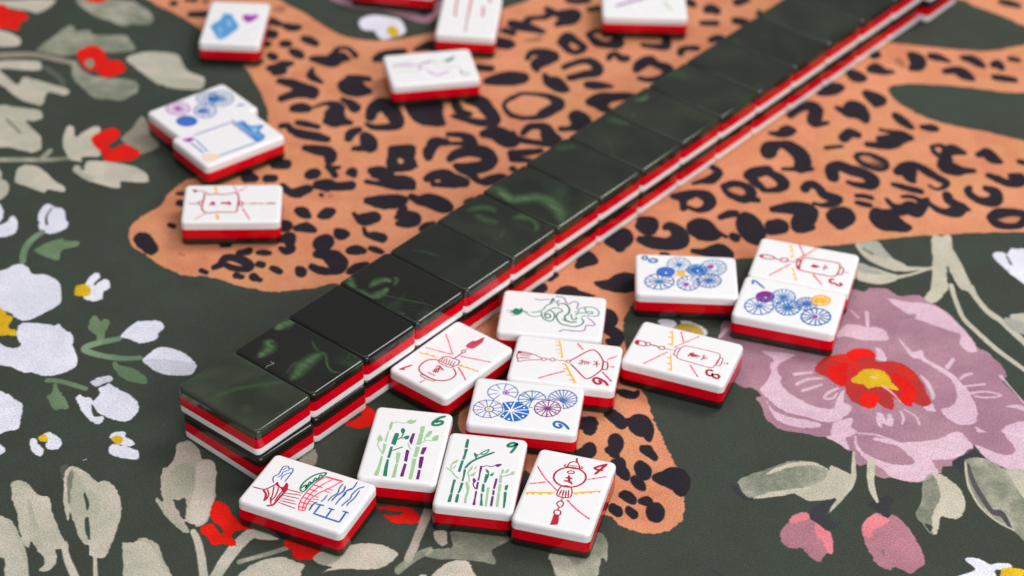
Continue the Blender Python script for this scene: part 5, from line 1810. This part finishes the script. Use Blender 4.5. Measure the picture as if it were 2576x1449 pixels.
def engrave(face, name, ops, z0):
    verts, faces, mats, midx = [], [], [], []
    z = z0
    def put(V, F, code):
        nonlocal z
        k = len(verts)
        if code not in mats: mats.append(code)
        for p in V: verts.append((p[0] * MM, p[1] * MM, z * MM))
        for f in F: faces.append(tuple(k + i for i in f)); midx.append(mats.index(code))
        z += 0.0012
    for code, kd, num in ops:
        if kd == 'P': put(*fill(np.array(num).reshape(-1, 2)), code)
        else:
            w, P = num[0], np.array(num[1:]).reshape(-1, 2)
            if kd == 'D':                      # a dashed, hand-drawn ray
                Q = spline(P, False, 12); s = np.concatenate([[0], np.cumsum(np.hypot(*np.diff(Q, axis=0).T))])
                rd = random.Random(int(s[-1] * 1000)); t = 0.0
                while t < s[-1]:
                    ln = rd.uniform(0.45, 0.9); e = min(t + ln, s[-1])
                    tt = np.linspace(t, e, 3)
                    put(*ribbon(np.stack([np.interp(tt, s, Q[:, 0]), np.interp(tt, s, Q[:, 1])], 1), w * rd.uniform(0.8, 1.15), False, True), code)
                    t = e + rd.uniform(0.22, 0.4)
            else: put(*ribbon(P, w, kd == 'C', False), code)
    # faces must look upwards
    vs = np.array(verts)
    fixed = []
    for f in faces:
        a, b, c = vs[f[0]], vs[f[1]], vs[f[2]]
        up = (b[0] - a[0]) * (c[1] - a[1]) - (b[1] - a[1]) * (c[0] - a[0])
        fixed.append(f if up > 0 else f[::-1])
    mesh_obj(name, verts, fixed, [paint(c) for c in mats], face, midx=midx)
    return z

ART = {}
for ln in FACE_ART.split('\n'):
    if ln[0] == '@': cur = ART.setdefault(ln[1:], [])
    elif ln[0] == '>': cur.append((ln[1:], []))
    else:
        c, k, *num = ln.split(); cur[-1][1].append((c, k, [float(q) / 100 for q in num]))

LABELS = {
 'east': 'white tile with pagoda, pink bridge and blue letter E',
 'bam6': 'six bamboo tile with green number 6, touching the green number 9 tile',
 'bam9': 'nine bamboo tile with a green number 9, beside the round-lantern number 4 tile',
 'crak4': 'red round lantern tile with number 4, standing over the leopard paw',
 'dot6': 'tile with six blue and purple parasol wheels and a blue number 6',
 'crak1': 'tilted red globe lantern tile with number 1, pushed against the tile wall',
 'crak6': 'red diamond lantern tile with red number 6, between the dragon and six-wheel tiles',
 'crak3': 'red barrel lantern tile with number 3 lying alone by the pink peony',
 'dot8': 'tile with eight parasol wheels and a blue number 8 on the leopard leg',
 'dot7': 'tile with seven parasol wheels and a blue number 7, one wheel all yellow',
 'crak3b': 'red barrel lantern tile with number 3 pressed behind the number 7 wheel tile',
 'dragon': 'green dragon tile with purple ribbons, next to the wall',
 'frame': 'tile with an empty blue picture frame and roof ornament in front of a wheel tile',
 'dot5': 'tile of blurred blue and pink wheels tucked behind the blue frame tile',
 'lant': 'tile with a pink rectangular lantern lying on the leopard paw',
 'flower': 'tile with a blue blossom and a purple blossom near the leopard back',
 'bambk': 'tile with faint purple and green bamboo lying in front of a red lantern tile',
 'crakt': 'blurred red lantern tile half behind the faint bamboo tile',
 'topr': 'cut-off tile with purple stroke on the leopard spots, alone beyond the wall',
 'topl': 'tile showing only its red side, by the white daisy on pink',
}
for i, (nm, (x, y, deg)) in enumerate(POSES.items()):
    root = empty('mahjong_tile', (x * MM, y * MM, 0.0), math.radians(deg))
    tag(root, LABELS[nm], 'mahjong tile', 'face-up tiles scattered on the mat')
    parts = tile_body(root, False, seed=3.7 * i + 1, swirl=0.2, veil=0.25)
    z = H + 0.012
    for pname, ops in ART.get(nm, []):
        z = engrave(parts[2], 'engraved_' + pname, ops, z)

# ---------------------------------------------------------------- pale green smoke curls cast into the backs
SMOKE = """1 0.9 1110 -1023 110 1223 -863 261 1291 -620 301 1254 -348 109
1 0.9 889 22 81 1021 138 203 811 311 257 765 625 202 726 855 81
1 1.0 -454 -534 81 -399 -280 229 -395 104 295 -427 367 321 -553 689 240 -604 988 80
1 0.55 -378 -497 81 -612 -408 75 -914 -148 64 -1205 -55 53 -1455 -217 32
1 0.4 212 -722 33 -31 -547 60 -368 -429 59
1 0.3 -1148 -702 43 -1012 -965 65 -1350 -880 43
1 0.3 -353 864 43 -221 577 80 -158 283 64
0 0.25 -267 -407 106 -425 -772 146 -594 -1091 66
3 0.95 1033 1020 140 644 1027 266 321 964 196 229 693 224 210 359 126
3 0.9 264 278 101 204 512 140 168 924 140
3 0.35 128 636 50 -219 520 56 -880 253 45 -1454 61 28
3 0.6 -733 1006 127 -978 946 111
3 0.9 1392 925 141 1429 700 212 1113 872 169 920 894 112
3 0.9 649 649 84 672 291 212 526 33 155 354 75 102
3 0.5 491 -224 74 297 -136 102 193 126 73
4 0.3 982 548 52 652 356 86 163 259 75
5 0.5 1127 76 107 954 -361 223 614 -555 178 444 -423 77
5 0.4 859 -20 177 433 25 250 -15 -128 177
5 0.3 -309 -5 147 -530 487 105
6 0.9 1274 933 150 1252 586 256 885 697 315 503 755 329 260 468 344 3 168 344 -402 97 403 -860 263 342 -1213 515 266 -1432 741 147
5 0.55 -104 -555 148 -330 -791 222 -618 -905 177 -960 -719 129 -1106 -400 105
6 0.45 229 1085 149 -256 974 107
7 0.3 1286 -182 186 1075 -562 264 914 -807 155
8 0.4 -797 1122 184 -816 894 135
9 0.85 1248 -23 116 1081 -254 177 1056 -567 142
9 0.4 789 714 191 681 699 159
8 0.4 1160 -558 174 906 -745 269 435 -803 158
10 0.28 1528 210 196 1219 -195 410 718 -172 261
12 0.3 1058 1152 168 853 806 168
0 0.35 410 875 82 297 339 151 123 -65 121 -196 -522 138 -500 -919 72
0 0.25 -411 387 163 -708 587 217
0 0.3 -1430 183 162 -1437 -80 163 -1488 -729 82
0 0.3 1420 587 165 1472 156 249"""
def smoke_material():
    m, nt, b = new_mat('green_smoke_resin'); N, Lk = nt.nodes, nt.links
    b.inputs['Roughness'].default_value = 0.10
    a = N.new('ShaderNodeAttribute'); a.attribute_name = 'smoke_weight'
    tc = N.new('ShaderNodeTexCoord')
    n = N.new('ShaderNodeTexNoise'); n.inputs['Scale'].default_value = 260; n.inputs['Detail'].default_value = 2; n.inputs['Distortion'].default_value = 1.5
    mp = N.new('ShaderNodeMapping'); mp.inputs['Scale'].default_value = (0.35, 1.2, 1); mp.inputs['Rotation'].default_value = (0, 0, 0.6)
    Lk.new(tc.outputs['Object'], mp.inputs['Vector']); Lk.new(mp.outputs['Vector'], n.inputs['Vector'])
    r = N.new('ShaderNodeMapRange')
    for k, val in (('From Min', 0.3), ('From Max', 0.7), ('To Min', 0.62), ('To Max', 1.0)): r.inputs[k].default_value = val
    Lk.new(n.outputs['Fac'], r.inputs['Value'])
    x = N.new('ShaderNodeMath'); x.operation = 'MULTIPLY'
    Lk.new(a.outputs['Fac'], x.inputs[0]); Lk.new(r.outputs['Result'], x.inputs[1]); Lk.new(x.outputs[0], b.inputs['Alpha'])
    mx = N.new('ShaderNodeMix'); mx.data_type = 'RGBA'
    mx.inputs['A'].default_value = (0.045, 0.095, 0.040, 1); mx.inputs['B'].default_value = (0.105, 0.190, 0.085, 1)
    Lk.new(n.outputs['Fac'], mx.inputs['Factor']); Lk.new(mx.outputs['Result'], b.inputs['Base Color'])
    return m
M_SMOKE = smoke_material()
CURLS = {}
for ln in SMOKE.split('\n'):
    i, dens, *num = ln.split()
    CURLS.setdefault(int(i), []).append((float(dens), np.array(num, float).reshape(-1, 3) / 100))

def add_smoke(root, curls):
    for k, (dens, P) in enumerate(curls):
        P = spline(P, False, 6); n = len(P)
        lx, ly = L / 2 - 0.9, W / 2 - 0.9
        d = np.gradient(P[:, :2], axis=0); d /= np.hypot(*d.T)[:, None] + 1e-9
        nr = np.stack([-d[:, 1], d[:, 0]], 1)
        offs = (-1.0, -0.55, -0.2, 0.2, 0.55, 1.0); av = (0.0, 0.38, 1.0, 0.95, 0.45, 0.0)
        verts, alpha, faces = [], [], []
        for j, o in enumerate(offs):
            Q = P[:, :2] + nr * (P[:, 2] * o)[:, None]
            Q[:, 0] = np.clip(Q[:, 0], -lx, lx); Q[:, 1] = np.clip(Q[:, 1], -ly, ly)
            end = np.clip(np.minimum(np.arange(n), n - 1 - np.arange(n)) / (0.18 * n), 0, 1)
            verts += [(q[0] * MM, q[1] * MM, (H + 0.015 + 0.004 * k) * MM) for q in Q]
            alpha += list(min(1.0, dens * 1.2) * av[j] * (0.25 + 0.75 * end) * (end > 0))
        for j in range(5):
            for q in range(n - 1): faces.append((j * n + q, (j + 1) * n + q, (j + 1) * n + q + 1, j * n + q + 1))
        o = mesh_obj('smoke_curl', verts, faces, M_SMOKE, root)
        at = o.data.attributes.new('smoke_weight', 'FLOAT', 'POINT'); at.data.foreach_set('value', [float(x) for x in alpha])
        if o.data.polygons[0].normal.z < 0: o.data.flip_normals()

# ---------------------------------------------------------------- the wall: two rows of face-down tiles, 17 long
ORD = ['first', 'second', 'third', 'fourth', 'fifth', 'sixth', 'seventh', 'eighth', 'ninth', 'tenth', 'eleventh', 'twelfth', 'thirteenth', 'fourteenth', 'fifteenth', 'sixteenth', 'last']
LOOK = [(0.35, 1.0), (1.0, 0.15), (0.08, 0.0), (0.8, 0.12), (0.3, 0.35), (0.9, 0.45), (1.0, 0.35), (0.25, 0.55), (0.3, 0.5), (0.5, 0.6), (0.6, 0.5),
        (0.2, 0.5), (0.3, 0.4), (0.35, 0.55), (0.3, 0.4), (0.3, 0.5), (0.3, 0.4)]
DESC = ['misty grey-green', 'bright green swirled', 'plain black', 'black with one green curl', 'faintly veined dark green', 'green smoke swirled', 'boldly green streaked',
        'plain dark green', 'plain dark green', 'hazy dark green', 'green tinged', 'plain dark green', 'plain dark green', 'hazy dark green', 'plain dark green', 'blurred dark green', 'pushed-out dark green']
SEEDS = [2.0, 5.3, 1.2, 9.4, 4.1, 7.7, 12.6, 3.3, 8.8, 6.1, 10.2, 11.5, 13.1, 14.9, 15.3, 16.8, 17.2]
rnd = random.Random(7)
th = math.radians(WALL[2]); ca, sa = math.cos(th), math.sin(th)
for row in (1, 0):
    for i in range(17):
        along = (i + 0.5) * WALL[3] + (0.25 if row == 0 else 0) + rnd.uniform(-0.02, 0.02)
        perp = L / 2 + (0.45 if row == 0 and i > 1 else -0.4 if row == 0 else 0) + rnd.uniform(-0.22, 0.22)
        if i == 16: perp -= 2.8; along += 0.1
        x, y, turn = WALL[0] + along * ca - perp * sa, WALL[1] + along * sa + perp * ca, math.radians(rnd.uniform(-0.25, 0.25))
        if row == 0 and i == 0:
            t0 = math.radians(LOWER[2]); c0, s0 = math.cos(t0), math.sin(t0); turn = t0 - th
            x, y = LOWER[0] + c0 * W / 2 - s0 * L / 2, LOWER[1] + s0 * W / 2 + c0 * L / 2
        root = empty('mahjong_tile', (x * MM, y * MM, (H + 0.03 if row else 0.0) * MM), th + turn + math.pi / 2)
        if row: root.rotation_euler.x, root.rotation_euler.y = math.radians(rnd.uniform(-0.12, 0.12)), math.radians(rnd.uniform(-0.1, 0.1))
        sw, ve = LOOK[i]
        if row:
            lab = f'{DESC[i]} face-down tile, {ORD[i]} along the top row from the pagoda end'
        else:
            lab = f'face-down tile in the bottom row of the wall, {ORD[i]} from the pagoda tile end'
        tag(root, lab, 'mahjong tile', 'top row of the tile wall' if row else 'bottom row of the tile wall')
        tile_body(root, True, seed=SEEDS[i] + (0 if row else 31.7), swirl=0.25 * sw if row else 0.1, veil=ve if row else 0.1)
        if row: add_smoke(root, CURLS.get(i, []))

# ---------------------------------------------------------------- a curl of lint caught on the second tile, and specks on the mat
def thread(name, P, r, mat, label, cat):
    P = spline(np.array(P, float), False, 5); verts, faces = [], []
    for k, p in enumerate(P):
        d = P[min(k + 1, len(P) - 1)] - P[max(k - 1, 0)]; d /= np.linalg.norm(d) + 1e-9
        s = np.cross(d, (0, 0, 1)); s /= np.linalg.norm(s) + 1e-9; u = np.cross(s, d)
        for a in range(5):
            q = p + r * (math.cos(a * 1.2566) * s + math.sin(a * 1.2566) * u); verts.append(q * MM)
    n = len(P)
    for k in range(n - 1):
        for a in range(5): faces.append((k * 5 + a, k * 5 + (a + 1) % 5, (k + 1) * 5 + (a + 1) % 5, (k + 1) * 5 + a))
    faces += [tuple(range(4, -1, -1)), tuple((n - 1) * 5 + a for a in range(5))]
    return tag(mesh_obj(name, verts, faces, mat, smooth=True), label, cat)
M_LINT = plastic('grey_lint', (0.42, 0.42, 0.40), 0.8, 0.2, mottle=0.2)
thread('lint_thread', [(-65.64, -58.73, 17.64), (-65.63, -57.86, 17.39), (-65.13, -57.18, 17.39), (-64.50, -56.80, 17.39), (-64.13, -56.48, 17.39), (-63.79, -56.47, 17.39), (-63.91, -55.73, 17.39), (-64.32, -55.92, 17.39), (-64.76, -55.63, 17.64)], 0.055, M_LINT, 'tiny curled grey lint thread on the green swirled top tile', 'lint')
thread('lint_thread', [(-113.16, -78.36, 0.12), (-112.66, -78.06, 0.2), (-112.16, -77.66, 0.12)], 0.12, M_LINT, 'white speck of lint on the dark mat between small white flowers and grey tulips', 'lint')
